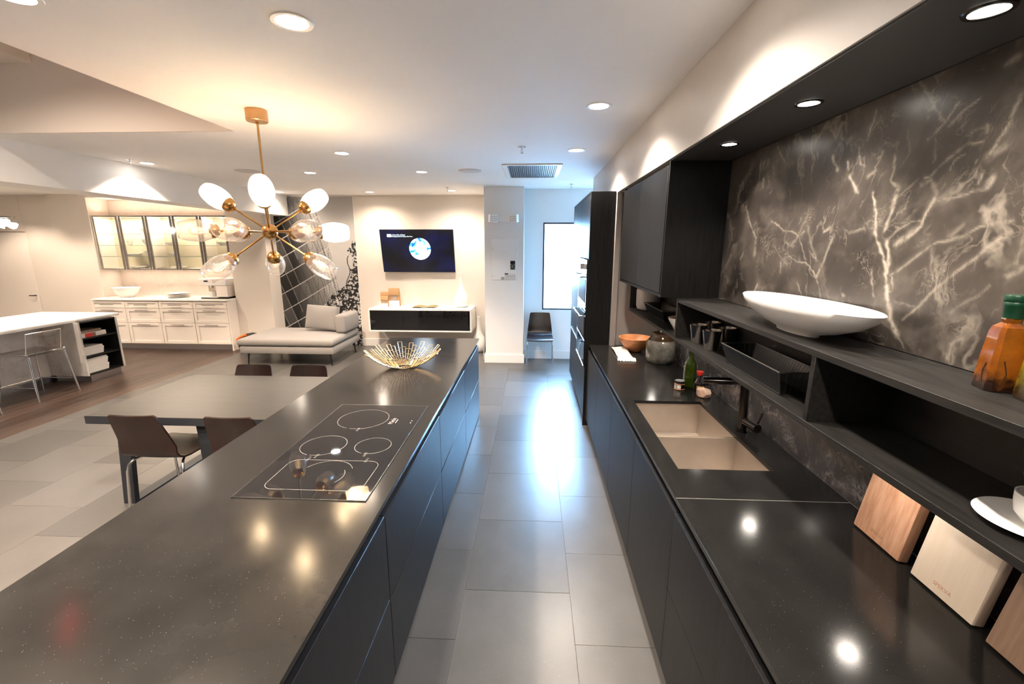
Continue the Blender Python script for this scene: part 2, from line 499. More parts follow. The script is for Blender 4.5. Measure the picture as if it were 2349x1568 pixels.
M['frostglass'] = thin_glass('window_glass', (0.98, 1.0, 1.0), 0.2, 0.02)
M['winframe'] = P('window_frame_dark', (0.02, 0.03, 0.05), 0.4)
M['kraft'] = P('kraft_paper', (0.42, 0.25, 0.12), 0.75, noise=0.08, nscale=30)
M['mesh'] = P('black_wire', (0.020, 0.020, 0.020), 0.35)
M['meshwall'] = thin_glass('black_mesh_panel', (0.30, 0.30, 0.30), 0.15, 0.06, 0.3)
M['orangewood'] = wood('orange_turned_wood', (0.40, 0.155, 0.060), (0.56, 0.24, 0.10), 4, 'X', rough=0.35)
M['maple'] = wood('pale_maple', (0.84, 0.70, 0.55), (0.88, 0.76, 0.63), 4, 'Z', rough=0.5)
M['ash'] = wood('striped_ash', (0.50, 0.25, 0.145), (0.74, 0.45, 0.30), 7, 'Z', rough=0.5, stretch=7)
M['oakmid'] = wood('mid_oak', (0.27, 0.17, 0.115), (0.36, 0.24, 0.17), 6, 'Z', rough=0.5)
M['redcap'] = P('red_plastic', (0.75, 0.035, 0.02), 0.3)
M['greencap'] = P('green_foil', (0.006, 0.045, 0.022), 0.35)
M['oil1'] = P('amber_oil', (0.30, 0.085, 0.006), 0.08, col2=(0.10, 0.028, 0.004), nscale=14, spec=0.6, coat=0.6)
M['oil2'] = P('yellow_oil', (0.24, 0.19, 0.010), 0.08, col2=(0.07, 0.05, 0.008), nscale=14, spec=0.6, coat=0.6)
M['oliveoil'] = P('dark_green_glass', (0.028, 0.050, 0.004), 0.06, noise=0.4, nscale=20, coat=0.6)
M['soy'] = P('soy_black', (0.008, 0.006, 0.005), 0.06, coat=0.6)
M['rock'] = P('pink_salt', (0.62, 0.36, 0.25), 0.5, col2=(0.85, 0.66, 0.52), nscale=26)
M['crock'] = P('grey_glaze', (0.07, 0.066, 0.055), 0.10, col2=(0.25, 0.235, 0.20), nscale=17, coat=0.5)
M['crockbrown'] = P('brown_glaze', (0.05, 0.025, 0.012), 0.10, coat=0.6)
M['towel'] = P('white_towel', (0.50, 0.44, 0.40), 0.9, bump=0.3, bscale=300)
M['fringe'] = P('towel_fringe', (0.40, 0.40, 0.38), 0.9, col2=(0.75, 0.74, 0.70), nscale=120)
M['pot'] = P('pale_striped_pot', (0.56, 0.52, 0.49), 0.5, col2=(0.66, 0.62, 0.59), nscale=10, stretch=(1, 1, 12))
M['shell'] = P('coconut_brown', (0.18, 0.06, 0.025), 0.8, col2=(0.36, 0.13, 0.055), nscale=40, bump=0.5, bscale=70)
M['herb'] = P('dark_herbs', (0.035, 0.018, 0.010), 0.6)
M['chili'] = P('red_chili', (0.55, 0.05, 0.02), 0.4)
M['orange'] = P('orange_cloth', (0.85, 0.17, 0.03), 0.7)
M['bagblack'] = P('black_nylon', (0.012, 0.012, 0.013), 0.6)
M['paper'] = P('white_paper', (0.76, 0.73, 0.69), 0.7)
M['brownbook'] = P('brown_book', (0.24, 0.17, 0.13), 0.6)
M['redbook'] = P('red_book', (0.70, 0.05, 0.04), 0.45)
M['greenleaf'] = P('magazine_print', (0.06, 0.10, 0.04), 0.5, col2=(0.45, 0.33, 0.14), nscale=24)
M['greyprint'] = P('grey_print', (0.30, 0.32, 0.34), 0.5)
M['blueprint'] = P('navy_print', (0.04, 0.08, 0.14), 0.5)
M['goldlabel'] = P('gold_label', (0.55, 0.36, 0.08), 0.35)
M['labelgrey'] = P('grey_label', (0.36, 0.35, 0.34), 0.5)
M['jarorange'] = P('copper_band', (0.62, 0.28, 0.14), 0.35)
M['brownwindow'] = P('bag_window', (0.24, 0.18, 0.14), 0.2, col2=(0.45, 0.40, 0.36), nscale=20)
M['greyboard'] = P('grey_panel', (0.30, 0.31, 0.34), 0.35)

def sediment(m, z0, z1, col):
    """settled herbs: the liquid turns dark and cloudy towards the bottom of the bottle"""
    n = m.node_tree.nodes; l = m.node_tree.links; b = n['Principled BSDF']
    tc = n.new('ShaderNodeTexCoord'); sp = n.new('ShaderNodeSeparateXYZ'); l.new(tc.outputs['Object'], sp.inputs[0])
    t = n.new('ShaderNodeTexNoise'); t.inputs['Scale'].default_value = 55; l.new(tc.outputs['Object'], t.inputs['Vector'])
    mu = n.new('ShaderNodeMath'); mu.operation = 'MULTIPLY_ADD'; mu.inputs[1].default_value = -0.075
    l.new(t.outputs['Fac'], mu.inputs[0]); l.new(sp.outputs[2], mu.inputs[2])
    r = n.new('ShaderNodeMapRange'); r.inputs['From Min'].default_value = z0 - 0.04; r.inputs['From Max'].default_value = z1 - 0.04
    l.new(mu.outputs[0], r.inputs['Value'])
    mx = n.new('ShaderNodeMix'); mx.data_type = 'RGBA'; mx.inputs['A'].default_value = (*col, 1)
    l.new(b.inputs['Base Color'].links[0].from_socket, mx.inputs['B']); l.new(r.outputs[0], mx.inputs['Factor'])
    l.new(mx.outputs['Result'], b.inputs['Base Color'])
sediment(M['oil1'], 0.015, 0.05, (0.020, 0.008, 0.004))
sediment(M['oil2'], 0.02, 0.08, (0.035, 0.018, 0.006))
VEINS = [([(1.663,2.128),(1.641,2.072),(1.616,1.989),(1.585,1.939),(1.548,1.875),(1.529,1.815)],0.006,1),([(1.529,1.815),(1.519,1.771),(1.49,1.718),(1.449,1.668)],0.0096,1),([(1.449,1.668),(1.419,1.634)],0.0038,0.7),([(1.564,1.964),(1.546,1.908),(1.537,1.859)],0.0068,1),([(1.555,2.139),(1.567,2.075),(1.582,2.004)],0.0079,0.9),([(1.418,2.087),(1.429,2.063),(1.442,2.01)],0.0047,0.9),([(1.442,2.01),(1.48,1.982),(1.526,1.952)],0.0086,0.9),([(1.565,1.966),(1.522,2.0),(1.482,2.027),(1.439,2.032)],0.0019,0.7),([(1.522,1.852),(1.477,1.89),(1.439,1.922),(1.395,1.952)],0.0038,0.6),([(1.395,1.952),(1.326,1.972),(1.253,1.999),(1.178,2.014)],0.0044,0.6),([(1.442,1.721),(1.405,1.758),(1.368,1.804),(1.346,1.832),(1.3,1.878),(1.256,1.916),(1.233,1.942),(1.197,1.973)],0.0036,0.7),([(1.511,1.849),(1.504,1.805),(1.512,1.797)],0.0039,0.7),([(1.394,1.941),(1.377,1.877),(1.347,1.836)],0.0027,0.4),([(1.249,1.884),(1.251,1.923)],0.0026,0.5),([(1.269,1.633),(1.267,1.677),(1.233,1.698)],0.0022,0.5),([(1.289,1.768),(1.265,1.789),(1.218,1.821),(1.196,1.852)],0.0026,0.4),([(1.412,2.076),(1.352,2.084),(1.302,2.098),(1.269,2.097)],0.0027,0.5),([(1.16,1.877),(1.129,1.9)],0.0091,0.7),([(1.494,1.774),(1.449,1.772),(1.41,1.762)],0.0028,0.4),([(1.608,1.872),(1.58,1.781)],0.004,0.6),([(1.747,2.001),(1.674,2.007)],0.0042,0.4),([(1.148,1.911),(1.15,1.966)],0.0033,0.4),([(1.338,1.979),(1.305,2.008)],0.0098,0.4),([(1.245,2.008),(1.248,2.033),(1.215,2.052)],0.0103,0.4),([(1.567,2.474),(1.513,2.401),(1.479,2.359),(1.429,2.304)],0.0059,0.4),([(1.398,2.342),(1.425,2.303),(1.457,2.28),(1.478,2.268)],0.0028,0.8),([(1.333,2.34),(1.389,2.303),(1.413,2.285)],0.0028,0.6),([(1.226,2.307),(1.241,2.27),(1.255,2.224),(1.275,2.184)],0.0053,0.9),([(1.294,2.264),(1.329,2.259),(1.352,2.246)],0.0023,0.5),([(1.306,2.224),(1.347,2.224),(1.377,2.206),(1.415,2.181),(1.44,2.159),(1.459,2.156)],0.0046,0.7),([(1.38,2.16),(1.372,2.183),(1.345,2.2)],0.0037,0.6),([(1.479,2.155),(1.539,2.11)],0.0019,0.4),([(1.454,2.27),(1.441,2.196)],0.0028,0.4),([(1.713,2.411),(1.732,2.356),(1.735,2.322)],0.0032,0.7),([(1.771,2.302),(1.753,2.25),(1.731,2.231)],0.0043,0.7),([(1.599,2.245),(1.593,2.201),(1.591,2.164),(1.559,2.138)],0.005,0.8),([(1.29,2.116),(1.286,2.142)],0.0035,0.6),([(1.265,2.101),(1.254,2.12)],0.0078,0.7),([(1.558,2.307),(1.538,2.24),(1.569,2.2)],0.002,0.3),([(1.275,2.184),(1.237,2.193)],0.0122,0.5),([(1.704,2.191),(1.672,2.204)],0.0073,0.7),([(1.438,2.149),(1.411,2.1),(1.422,2.067)],0.0074,0.4),([(1.467,2.136),(1.437,2.146)],0.0066,0.5),([(1.303,2.264),(1.297,2.245)],0.0045,0.8),([(1.288,2.402),(1.259,2.404)],0.0072,0.5),([(2.39,2.476),(2.33,2.41),(2.27,2.338)],0.0053,0.5),([(2.685,2.306),(2.722,2.209)],0.0045,0.6),([(2.613,2.166),(2.55,2.083),(2.453,1.99)],0.0056,0.6),([(1.914,2.299),(1.871,2.242)],0.0068,1),([(1.801,2.204),(1.736,2.144)],0.0064,1),([(2.314,2.071),(2.205,2.025),(2.131,2.012),(2.07,1.994),(2.038,2.015)],0.0037,0.7),([(2.07,1.994),(2.032,1.951),(1.999,1.889)],0.0024,0.5),([(2.134,1.901),(2.071,1.886),(1.996,1.878),(1.9,1.827)],0.0035,0.6),([(2.262,1.951),(2.195,1.9),(2.134,1.862)],0.0025,0.4),([(2.19,1.877),(2.178,1.831)],0.005,0.7),([(2.381,1.749),(2.447,1.636)],0.0061,0.8),([(2.864,1.753),(2.724,1.894)],0.003,0.6),([(2.608,1.876),(2.572,1.911)],0.0057,0.7),([(2.497,2.378),(2.495,2.268)],0.0042,0.4),([(2.451,2.292),(2.439,2.242)],0.0041,0.6),([(1.832,1.989),(1.862,1.927),(1.886,1.868),(1.9,1.827)],0.0067,0.5),([(1.741,2.005),(1.68,2.008)],0.0031,0.6),([(1.607,1.872),(1.579,1.776)],0.003,0.5),([(2.029,1.79),(1.987,1.729),(1.872,1.712)],0.0035,0.5),([(2.015,2.029),(1.96,1.941),(1.923,1.891)],0.0092,0.35),([(1.821,2.26),(1.811,2.232)],0.0044,0.8),([(2.082,2.048),(2.07,2.074)],0.0036,0.6),([(1.904,2.01),(1.87,2.024)],0.0045,0.6),([(2.452,1.983),(2.446,1.906)],0.0136,0.4)]

# ================================================================== SETTING
CZ = 2.85
# ---- floor: grey stone tiles laid in staggered columns, and the dark oak area at the left
fl = struct(MB().box(-5.42, 2.3, -2.6, 9.2, -0.12, -0.004), 'floor', M['grout'], 'large grey stone floor tiles with fine pale joints')
cols = []
x = -0.972
tile_me = {}
def tile_mesh(w, d):
    k = (round(w, 3), round(d, 3))
    if k not in tile_me:
        g = 0.0009
        tile_me[k] = MB().box(-w / 2 + g, w / 2 - g, -d / 2 + g, d / 2 - g, -0.012, 0.0, b=0.0007).mesh('tile', M['tile'])
    return tile_me[k]
edges = [-0.370 + 0.605 * k for k in range(-9, 5)]
for k in range(len(edges) - 1):
    xa, xb = max(edges[k], -5.42), edges[k + 1]
    if xb - xa < 0.05: continue
    off = 0.155 if k % 2 == 1 else 0.49
    if k == 10: off = 0.49
    d = 0.665
    y = -2.6 - (-2.6 - off) % d
    y = off - math.ceil((off + 0.6) / d) * d
    while y < 8.4:
        ya, yb = y, y + d
        # leave out what lies wholly under the island or the wall cabinets
        cx, cy = (xa + xb) / 2, (ya + yb) / 2
        hid = (xa > -1.55 and xb < -0.65 and yb < 4.8) or (xa > 0.68 and yb < 6.3)
        if not hid and yb > 0.2:
            o = bpy.data.objects.new('tile', tile_mesh(xb - xa, d))
            o.location = (cx, cy, 0)
            o.parent = fl
            COL.objects.link(o)
        y += d
fw = struct(MB().box(-11.0, -5.42, -2.6, 9.2, -0.12, -0.004), 'floor', M['grout'], 'dark brown oak plank floor beside the grey tiles')
pw = 0.145
pl = {}
for d in (1.3, 1.7, 2.1):
    pl[d] = MB().box(-pw / 2 + 0.001, pw / 2 - 0.001, -d / 2 + 0.001, d / 2 - 0.001, -0.012, 0.0, b=0.001).mesh('plank', M['plank'])
r_ = random.Random(5)
for k in range(30):
    cx = -5.42 - pw * (k + 0.5)
    y = 2.2 - r_.random() * 1.2
    while y < 8.0:
        d = r_.choice((1.3, 1.7, 2.1))
        o = bpy.data.objects.new('plank', pl[d]); o.location = (cx, y + d / 2, 0); o.parent = fw
        if y + d > 3.0 and cx > -9.8: COL.objects.link(o)
        else: bpy.data.objects.remove(o)
        y += d

# ---- ceiling with the raised recess at the near left
c = MB()
c.box(-11.0, 2.3, 3.72, 9.2, CZ, CZ + 0.9)
c.box(-2.43, 2.3, -2.6, 3.72, CZ, CZ + 0.9)
struct(c, 'ceiling', M['ceil'], 'smooth white ceiling')
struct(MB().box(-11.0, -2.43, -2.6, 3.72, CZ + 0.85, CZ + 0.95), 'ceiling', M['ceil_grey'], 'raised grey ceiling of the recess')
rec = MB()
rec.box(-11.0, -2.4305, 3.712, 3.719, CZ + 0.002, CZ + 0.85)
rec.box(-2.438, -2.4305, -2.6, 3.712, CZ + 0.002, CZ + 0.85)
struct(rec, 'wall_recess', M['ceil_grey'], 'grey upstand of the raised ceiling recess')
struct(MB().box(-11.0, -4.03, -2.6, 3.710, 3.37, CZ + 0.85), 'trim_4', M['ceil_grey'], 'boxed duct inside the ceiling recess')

# ---- walls
w = MB()
w.box(-4.9, -0.78, 8.33, 8.5, 0, CZ)
struct(w, 'wall_back', M['wall'], 'cream wall behind the television')
w = MB()
xa, xb, za, zb = 0.17, 1.56, 0.868, 2.322
w.box(-0.145, xa, 7.5, 7.72, 0, CZ); w.box(xb, 2.3, 7.5, 7.72, 0, CZ)
w.box(xa, xb, 7.5, 7.72, 0, za); w.box(xa, xb, 7.5, 7.72, zb, CZ)
struct(w, 'wall_window', M['wallwhite'], 'white wall with the tall window')
struct(MB().box(-0.78, -0.145, 7.17, 8.5, 0, CZ, b=0.003), 'wall_column', M['wallwhite'], 'white column between the television wall and the window')
w = MB()
w.box(0.82, 2.3, 4.2, 6.37, 2.46, CZ)
w.box(0.82, 2.3, -2.6, 4.2, 2.46, CZ)
w.box(1.32, 2.3, -2.6, 6.37, 0, 2.46)
struct(w, 'wall_right', M['fascia'], 'satin grey bulkhead above the kitchen units')
struct(MB().box(0.821, 1.32, 4.565, 4.62, 0.92, 2.459), 'wall_niche', M['taupe'], 'taupe end wall of the kitchen niche')
struct(MB().box(0.822, 0.872, 4.515, 4.564, 0.921, 2.459), 'trim_5', M['taupe'], 'narrow grey filler beside the tall unit')
struct(MB().box(0.828, 1.32, -2.6, 2.849, 2.452, 2.4595), 'trim_6', M['soffit'], 'black underside of the bulkhead')
struct(MB().box(2.3, 2.4, -2.6, 9.2, 0, CZ + 0.9), 'wall_east', M['wallwhite'])
struct(MB().box(-11.0, 2.4, -2.75, -2.6, 0, CZ + 0.9), 'wall_rear', M['wall'])
struct(MB().box(-11.15, -11.0, -2.75, 9.2, 0, CZ + 0.9), 'wall_left', M['wall'])
w = MB()
w.box(-5.6, -4.99, 7.985, 8.6, 0, CZ); w.box(-4.99, -4.9, 7.985, 8.6, 0, 2.484)                       # between coffee niche and mural
struct(w, 'wall_pier', M['wall'], 'cream pier between the glass cabinets and the mural')
w = MB()
w.box(-8.19, -5.6, 8.40, 8.6, 0, CZ)
w.box(-8.95, -8.19, 7.98, 8.6, 0, CZ)
w.box(-9.63, -8.95, 8.10, 8.6, 0, CZ)
w.box(-11.0, -10.62, 8.09, 8.6, 0, CZ); w.box(-10.62, -9.63, 8.09, 8.6, 2.19, CZ)
w.box(-8.19, -5.6, 7.98, 8.40, 2.79, CZ)
w.box(-11.0, -9.6, 8.125, 8.6, 0, CZ); w.box(-11.0, -4.9, 8.6, 8.8, 0, CZ)
struct(w, 'wall_kitchen', M['wall'], 'cream wall with the lit cabinet niche')
dr = tag(thing('door_1', 'plain cream door with a small lever handle', None, (-10.12, 8.11, 0)), kind='structure')
MB().box(-10.615, -9.634, 8.095, 8.12, 0.005, 2.178, b=0.003).build('door_leaf', M['cabwhite'], dr)
h = MB(); h.cyl((-9.70, 8.095, 0.98), (-9.70, 8.05, 0.98), 0.012); h.box(-9.79, -9.69, 8.04, 8.052, 0.97, 0.99, b=0.003)
h.build('door_handle', M['gunmetal'], dr)
# drop beam between the two rooms
struct(MB().box(-4.98, -4.6, -2.6, 8.329, 2.485, CZ), 'trim_1', M['wallwhite'], 'deep white ceiling beam in front of the second kitchen')
# baseboards
b_ = MB(); b_.box(-0.80, -0.125, 7.15, 7.169, 0, 0.145, b=0.003); b_.box(-0.80, -0.781, 7.169, 8.31, 0, 0.145, b=0.003); b_.box(-0.144, -0.125, 7.169, 7.499, 0, 0.145, b=0.003)
struct(b_, 'baseboard_column', M['trimwhite'])
struct(MB().box(-0.124, 2.3, 7.48, 7.499, 0, 0.145, b=0.003), 'baseboard_window', M['trimwhite'])
struct(MB().box(-3.34, -0.801, 8.31, 8.329, 0, 0.145, b=0.003), 'baseboard_back', M['trimwhite'])
# window
wi = tag(thing('window_1', 'tall window glaring with cool daylight in a thin dark frame', None, (0.865, 7.56, 0.87)), kind='structure')
f = MB()
for (a, b2, c2, d2) in ((xa, xa + 0.025, za, zb), (xb - 0.025, xb, za, zb), (xa, xb, za, za + 0.025), (xa, xb, zb - 0.025, zb)):
    f.box(a, b2, 7.505, 7.545, c2, d2, b=0.002)
f.build('window_frame', M['winframe'], wi)
MB().box(xa + 0.024, xb - 0.024, 7.522, 7.528, za + 0.024, zb - 0.024).build('pane', M['frostglass'], wi)

# ================================================================== RIGHT SIDE
def fronts(mb_list):
    pass
# base units of the sink run
t = thing('base_unit_run', 'black oak base units of the sink run under the right worktop', 'cabinet', (0.95, 2.0, 0))
MB().box(0.625, 1.316, -0.6, 4.545, 0.10, 0.895).build('carcass', M['blackgap'], t) if False else None
cb = MB(); cb.box(0.625, 1.316, -0.6, 1.90, 0.10, 0.862); cb.box(0.625, 1.316, 2.88, 4.545, 0.10, 0.862); cb.box(0.625, 0.645, 1.90, 2.88, 0.10, 0.862); cb.box(0.645, 1.316, 1.90, 2.88, 0.10, 0.40)
cb.box(0.66, 1.316, -0.6, 1.90, 0.862, 0.899); cb.box(0.66, 1.316, 2.88, 4.545, 0.862, 0.899)
cb.build('carcass', M['blackgap'], t)
MB().box(0.66, 1.3, -0.6, 4.545, 0.0, 0.10).build('plinth', M['black'], t)
ys = [4.545, 3.86, 3.10, 2.37, 1.650]
for a, b2 in zip(ys[1:], ys[:-1]):
    MB().box(0.60, 0.624, a + 0.0015, b2 - 0.0015, 0.095, 0.868, b=0.0015).build('door', M['oakblack'], t)
ys = [1.650, 0.55, -0.6]
for a, b2 in zip(ys[1:], ys[:-1]):
    MB().box(0.60, 0.624, a + 0.0015, b2 - 0.0015, 0.095, 0.500, b=0.0015).build('drawer_front', M['oakblack'], t)
    MB().box(0.60, 0.624, a + 0.0015, b2 - 0.0015, 0.504, 0.868, b=0.0015).build('drawer_front', M['oakblack'], t)
# worktop
t = thing('right_worktop', 'black quartz worktop of the sink run along the marble wall', 'worktop', (0.95, 2.0, 0.90))
s = MB()
X0, X1, SX0, SX1, SY0, SY1 = 0.610, 1.3165, 0.70, 1.143, 1.922, 2.857
s.box(X0, X1, SY1, 4.562, 0.90, 0.92); s.box(X0, SX0, SY0, SY1, 0.90, 0.92); s.box(SX1, X1, SY0, SY1, 0.90, 0.92); s.box(X0, X1, 1.6735, SY0, 0.90, 0.92)
s.build('slab', M['quartz'], t)
MB().box(X0, X1, -0.6, 1.6715, 0.90, 0.92, b=0.001).build('slab', M['quartz'], t)
MB().box(X0 + 0.001, X1, 1.6712, 1.6738, 0.905, 0.9202).build('joint', M['print'], t)
# sink
t = thing('sink', 'double bowl stainless steel sink set into the black worktop', 'sink', (0.92, 2.39, 0.70))
def basin(y0, y1):
    m = MB(); bm = m.bm; z1, z0 = 0.899, 0.69; e = 0.0
    x0, x1 = SX0 - 0.008, SX1 + 0.008
    top = [(x0, y0, z1), (x1, y0, z1), (x1, y1, z1), (x0, y1, z1)]
    cx, cy = (x0 + x1) / 2, (y0 + y1) / 2
    bot = [(x0 + 0.004, y0 + 0.004, z0), (x1 - 0.004, y0 + 0.004, z0), (x1 - 0.004, y1 - 0.004, z0), (x0 + 0.004, y1 - 0.004, z0)]
    T = [bm.verts.new(p) for p in top]; B = [bm.verts.new(p) for p in bot]
    ctr = bm.verts.new((cx, cy, z0 - 0.006))
    for i in range(4):
        j = (i + 1) % 4
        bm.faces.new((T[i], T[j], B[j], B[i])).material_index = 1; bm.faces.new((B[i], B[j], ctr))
    return m
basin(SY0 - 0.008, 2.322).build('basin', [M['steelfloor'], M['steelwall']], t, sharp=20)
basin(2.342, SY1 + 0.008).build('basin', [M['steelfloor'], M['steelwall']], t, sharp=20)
MB().box(SX0 - 0.008, SX1 + 0.008, 2.3222, 2.3418, 0.72, 0.893, b=0.002).build('divider', M['steelfloor'], t)
for yy in (2.12, 2.60):
    MB().lathe([(0, 0.0), (0.042, 0.001), (0.045, 0.003), (0.03, 0.004), (0.028, 0.001), (0, 0.0)], c=(0.92, yy, 0.6865)).build('drain', M['gunmetal'], t)
# faucet
t = thing('faucet', 'tall black kitchen faucet with straight spout behind the sink', 'faucet', (1.20, 2.38, 0.92))
m = MB(); m.cyl((1.20, 2.38, 0.92), (1.20, 2.38, 0.926), 0.030); m.cyl((1.20, 2.38, 0.926), (1.19, 2.38, 1.215), 0.024); m.build('column', M['gunmetal'], t)
M['gunmetal'].node_tree.nodes['Principled BSDF'].inputs['Base Color'].default_value = (0.075, 0.068, 0.064, 1)
m = MB(); m.cyl((1.215, 2.38, 1.213), (0.955, 2.38, 1.218), 0.020); m.cyl((0.975, 2.38, 1.215), (0.975, 2.38, 1.190), 0.014); m.build('spout', M['gunmetal'], t)
m = MB(); m.cyl((1.205, 2.37, 0.985), (1.225, 2.26, 0.985), 0.024); m.build('handle_body', M['gunmetal'], t)
m = MB(); m.cyl((1.24, 2.30, 0.99), (1.262, 2.30, 1.062), 0.006); m.build('lever', M['gunmetal'], t)

# marble walls
bm = bmesh.new()
ny, nz = 440, 170
Y = np.linspace(0.60, 2.849, ny + 1); Z = np.linspace(1.620, 2.4515, nz + 1)
YY, ZZ = np.meshgrid(Y, Z, indexing='ij')
wy = YY + 0.003 * np.sin(ZZ * 41 + 3 * YY) + 0.0015 * np.sin(YY * 97 + ZZ * 131) + 0.0008 * np.sin(ZZ * 260)
wz = ZZ + 0.003 * np.sin(YY * 43 + 1.7) + 0.0012 * np.sin(ZZ * 88 + YY * 143)
att = np.zeros_like(YY)
for pts, wd, it in VEINS:
    for (ya, z_a), (yb, z_b) in zip(pts[:-1], pts[1:]):
        dx, dz = yb - ya, z_b - z_a
        L2 = dx * dx + dz * dz + 1e-9
        tt = np.clip(((wy - ya) * dx + (wz - z_a) * dz) / L2, 0, 1)
        d = np.hypot(wy - ya - tt * dx, wz - z_a - tt * dz)
        wv = max(wd * .9, 0.0026) * (0.75 + 0.5 * np.sin(YY * 37 + ZZ * 29 + it * 9) ** 2)
        att = np.maximum(att, it * np.exp(-(d / wv) ** 2) + 0.10 * it * np.exp(-(d / (wv * 6)) ** 2))
me = bpy.data.meshes.new('slab')
V = np.stack([np.full(YY.size, 1.19), YY.ravel(), ZZ.ravel()], 1)
i0 = (np.arange(ny)[:, None] * (nz + 1) + np.arange(nz)[None, :]).ravel()
F = np.stack([i0, i0 + 1, i0 + nz + 2, i0 + nz + 1], 1)
me.from_pydata([], [], [])
me.vertices.add(len(V)); me.vertices.foreach_set('co', V.ravel())
me.loops.add(F.size); me.loops.foreach_set('vertex_index', F.ravel().astype(np.int32))
me.polygons.add(len(F)); me.polygons.foreach_set('loop_start', np.arange(0, F.size, 4, dtype=np.int32))
me.update(calc_edges=True)
a = me.attributes.new('vein', 'FLOAT', 'POINT'); a.data.foreach_set('value', att.ravel().astype(np.float32))
me.materials.append(M['marble'])
mw = tag(thing('wall_marble', 'dark brown-black marble wall cladding with pale branching veins', None, (1.19, 1.7, 1.62)), kind='structure')
o = bpy.data.objects.new('slab', me); COL.objects.link(o); o.parent = mw; o.location = (-1.19, -1.7, -1.62)
MB().box(1.1905, 1.319, 0.60, 2.849, 1.62, 2.4515).build('slab_backing', M['marble2'], mw)
MB().box(1.1905, 1.319, -2.6, 0.599, 1.62, 2.4515).build('slab', M['marble2'], mw)
MB().box(1.186, 1.1895, 0.60, 2.849, 2.448, 2.4515).build('shadow_joint', M['black'], mw)
ws = tag(thing('wall_splash', 'dark marble splashback below the open shelf', None, (1.32, 2.0, 0.92)), kind='structure')
for a_, b2 in ((-0.6, 0.9), (0.9, 2.30), (2.30, 3.55), (3.55, 4.564)):
    MB().box(1.317, 1.3199, a_ + 0.0008, b2 - 0.0008, 0.9205, 1.62).build('slab', M['marble2'], ws)

# wall cabinet
t = thing('wall_cabinet', 'black oak wall cabinet hanging beside the tall oven unit', 'cabinet', (1.0, 3.52, 1.62))
m = MB(); m.box(0.825, 1.316, 2.850, 2.870, 1.625, 2.4515, b=0.0012); m.box(0.825, 1.316, 4.185, 4.205, 1.625, 2.4515); m.box(0.825, 1.316, 2.871, 4.184, 1.625, 1.645)
m.box(0.85, 1.316, 2.871, 4.184, 1.646, 2.44)
m.build('carcass', M['oakblack'], t)
for a_, b2 in ((2.873, 3.547), (3.550, 4.182)):
    MB().box(0.822, 0.845, a_, b2, 1.648, 2.430, b=0.0015).build('door', M['oakblack'], t)

# open shelf box
t = thing('open_shelf_unit', 'long black oak open shelf box fixed on the marble splashback', 'shelf', (1.05, 1.8, 1.35))
XB = 1.316
m = MB(); m.box(0.93, XB, -0.6, 4.21, 1.348, 1.370, b=0.0012); m.build('bottom_board', M['oakshelf'], t)
MB().box(0.93, XB, -0.6, 2.8485, 1.5955, 1.6175, b=0.0012).build('top_board', M['oakshelf'], t)
for yy in (2.826, 1.430, 0.10):
    MB().box(0.931, XB - 0.01, yy, yy + 0.0215, 1.3705, 1.595, b=0.001).build('divider', M['oakshelf'], t)
MB().box(0.931, XB - 0.01, 4.188, 4.209, 1.3705, 1.624, b=0.001).build('end_panel', M['oakshelf'], t)
m = MB(); m.box(1.19, 1.205, -0.6, 2.826, 1.3705, 1.595); m.box(1.19, 1.205, 2.848, 4.187, 1.3705, 1.624)
m.build('back_panel', M['oakin'], t)

# tall oven unit
t = thing('tall_oven_unit', 'black floor-to-bulkhead oven housing at the end of the sink run', 'cabinet', (0.85, 5.45, 0))
m = MB(); m.box(0.572, 1.30, 4.570, 4.592, 0.0, 2.475, b=0.0012); m.build('side_panel', M['oakblack'], t)
MB().box(0.572, 1.30, 6.338, 6.36, 0.10, 2.475, b=0.0012).build('side_panel', M['oakblack'], t)
m = MB(); m.box(0.60, 1.30, 4.593, 6.337, 0.10, 2.455); m.build('carcass', M['blackgap'], t)
MB().box(0.66, 1.30, 4.593, 6.337, 0.0, 0.10).build('plinth', M['black'], t)
MB().box(0.572, 1.30, 4.593, 6.337, 2.456, 2.475).build('top_panel', M['oakblack'], t)
YS = 5.39
for y0, y1, z0, z1, nm in ((YS + .002, 6.336, 0.80, 2.452, 'door'), (YS + .002, 6.336, 0.10, 0.785, 'drawer_front'), (4.595, YS - .002, 1.815, 2.452, 'door'), (4.595, YS - .002, 0.10, 0.645, 'drawer_front')):
    MB().box(0.574, 0.598, y0, y1, z0, z1, b=0.0015).build(nm, M['lacquer'], t)
for y0, y1, z in ((YS + .002, 6.336, 0.786), (4.595, YS - .002, 0.648)):
    MB().box(0.568, 0.60, y0, y1, z, z + 0.012, b=0.001).build('grip_rail', M['chrome'], t)
ov = []
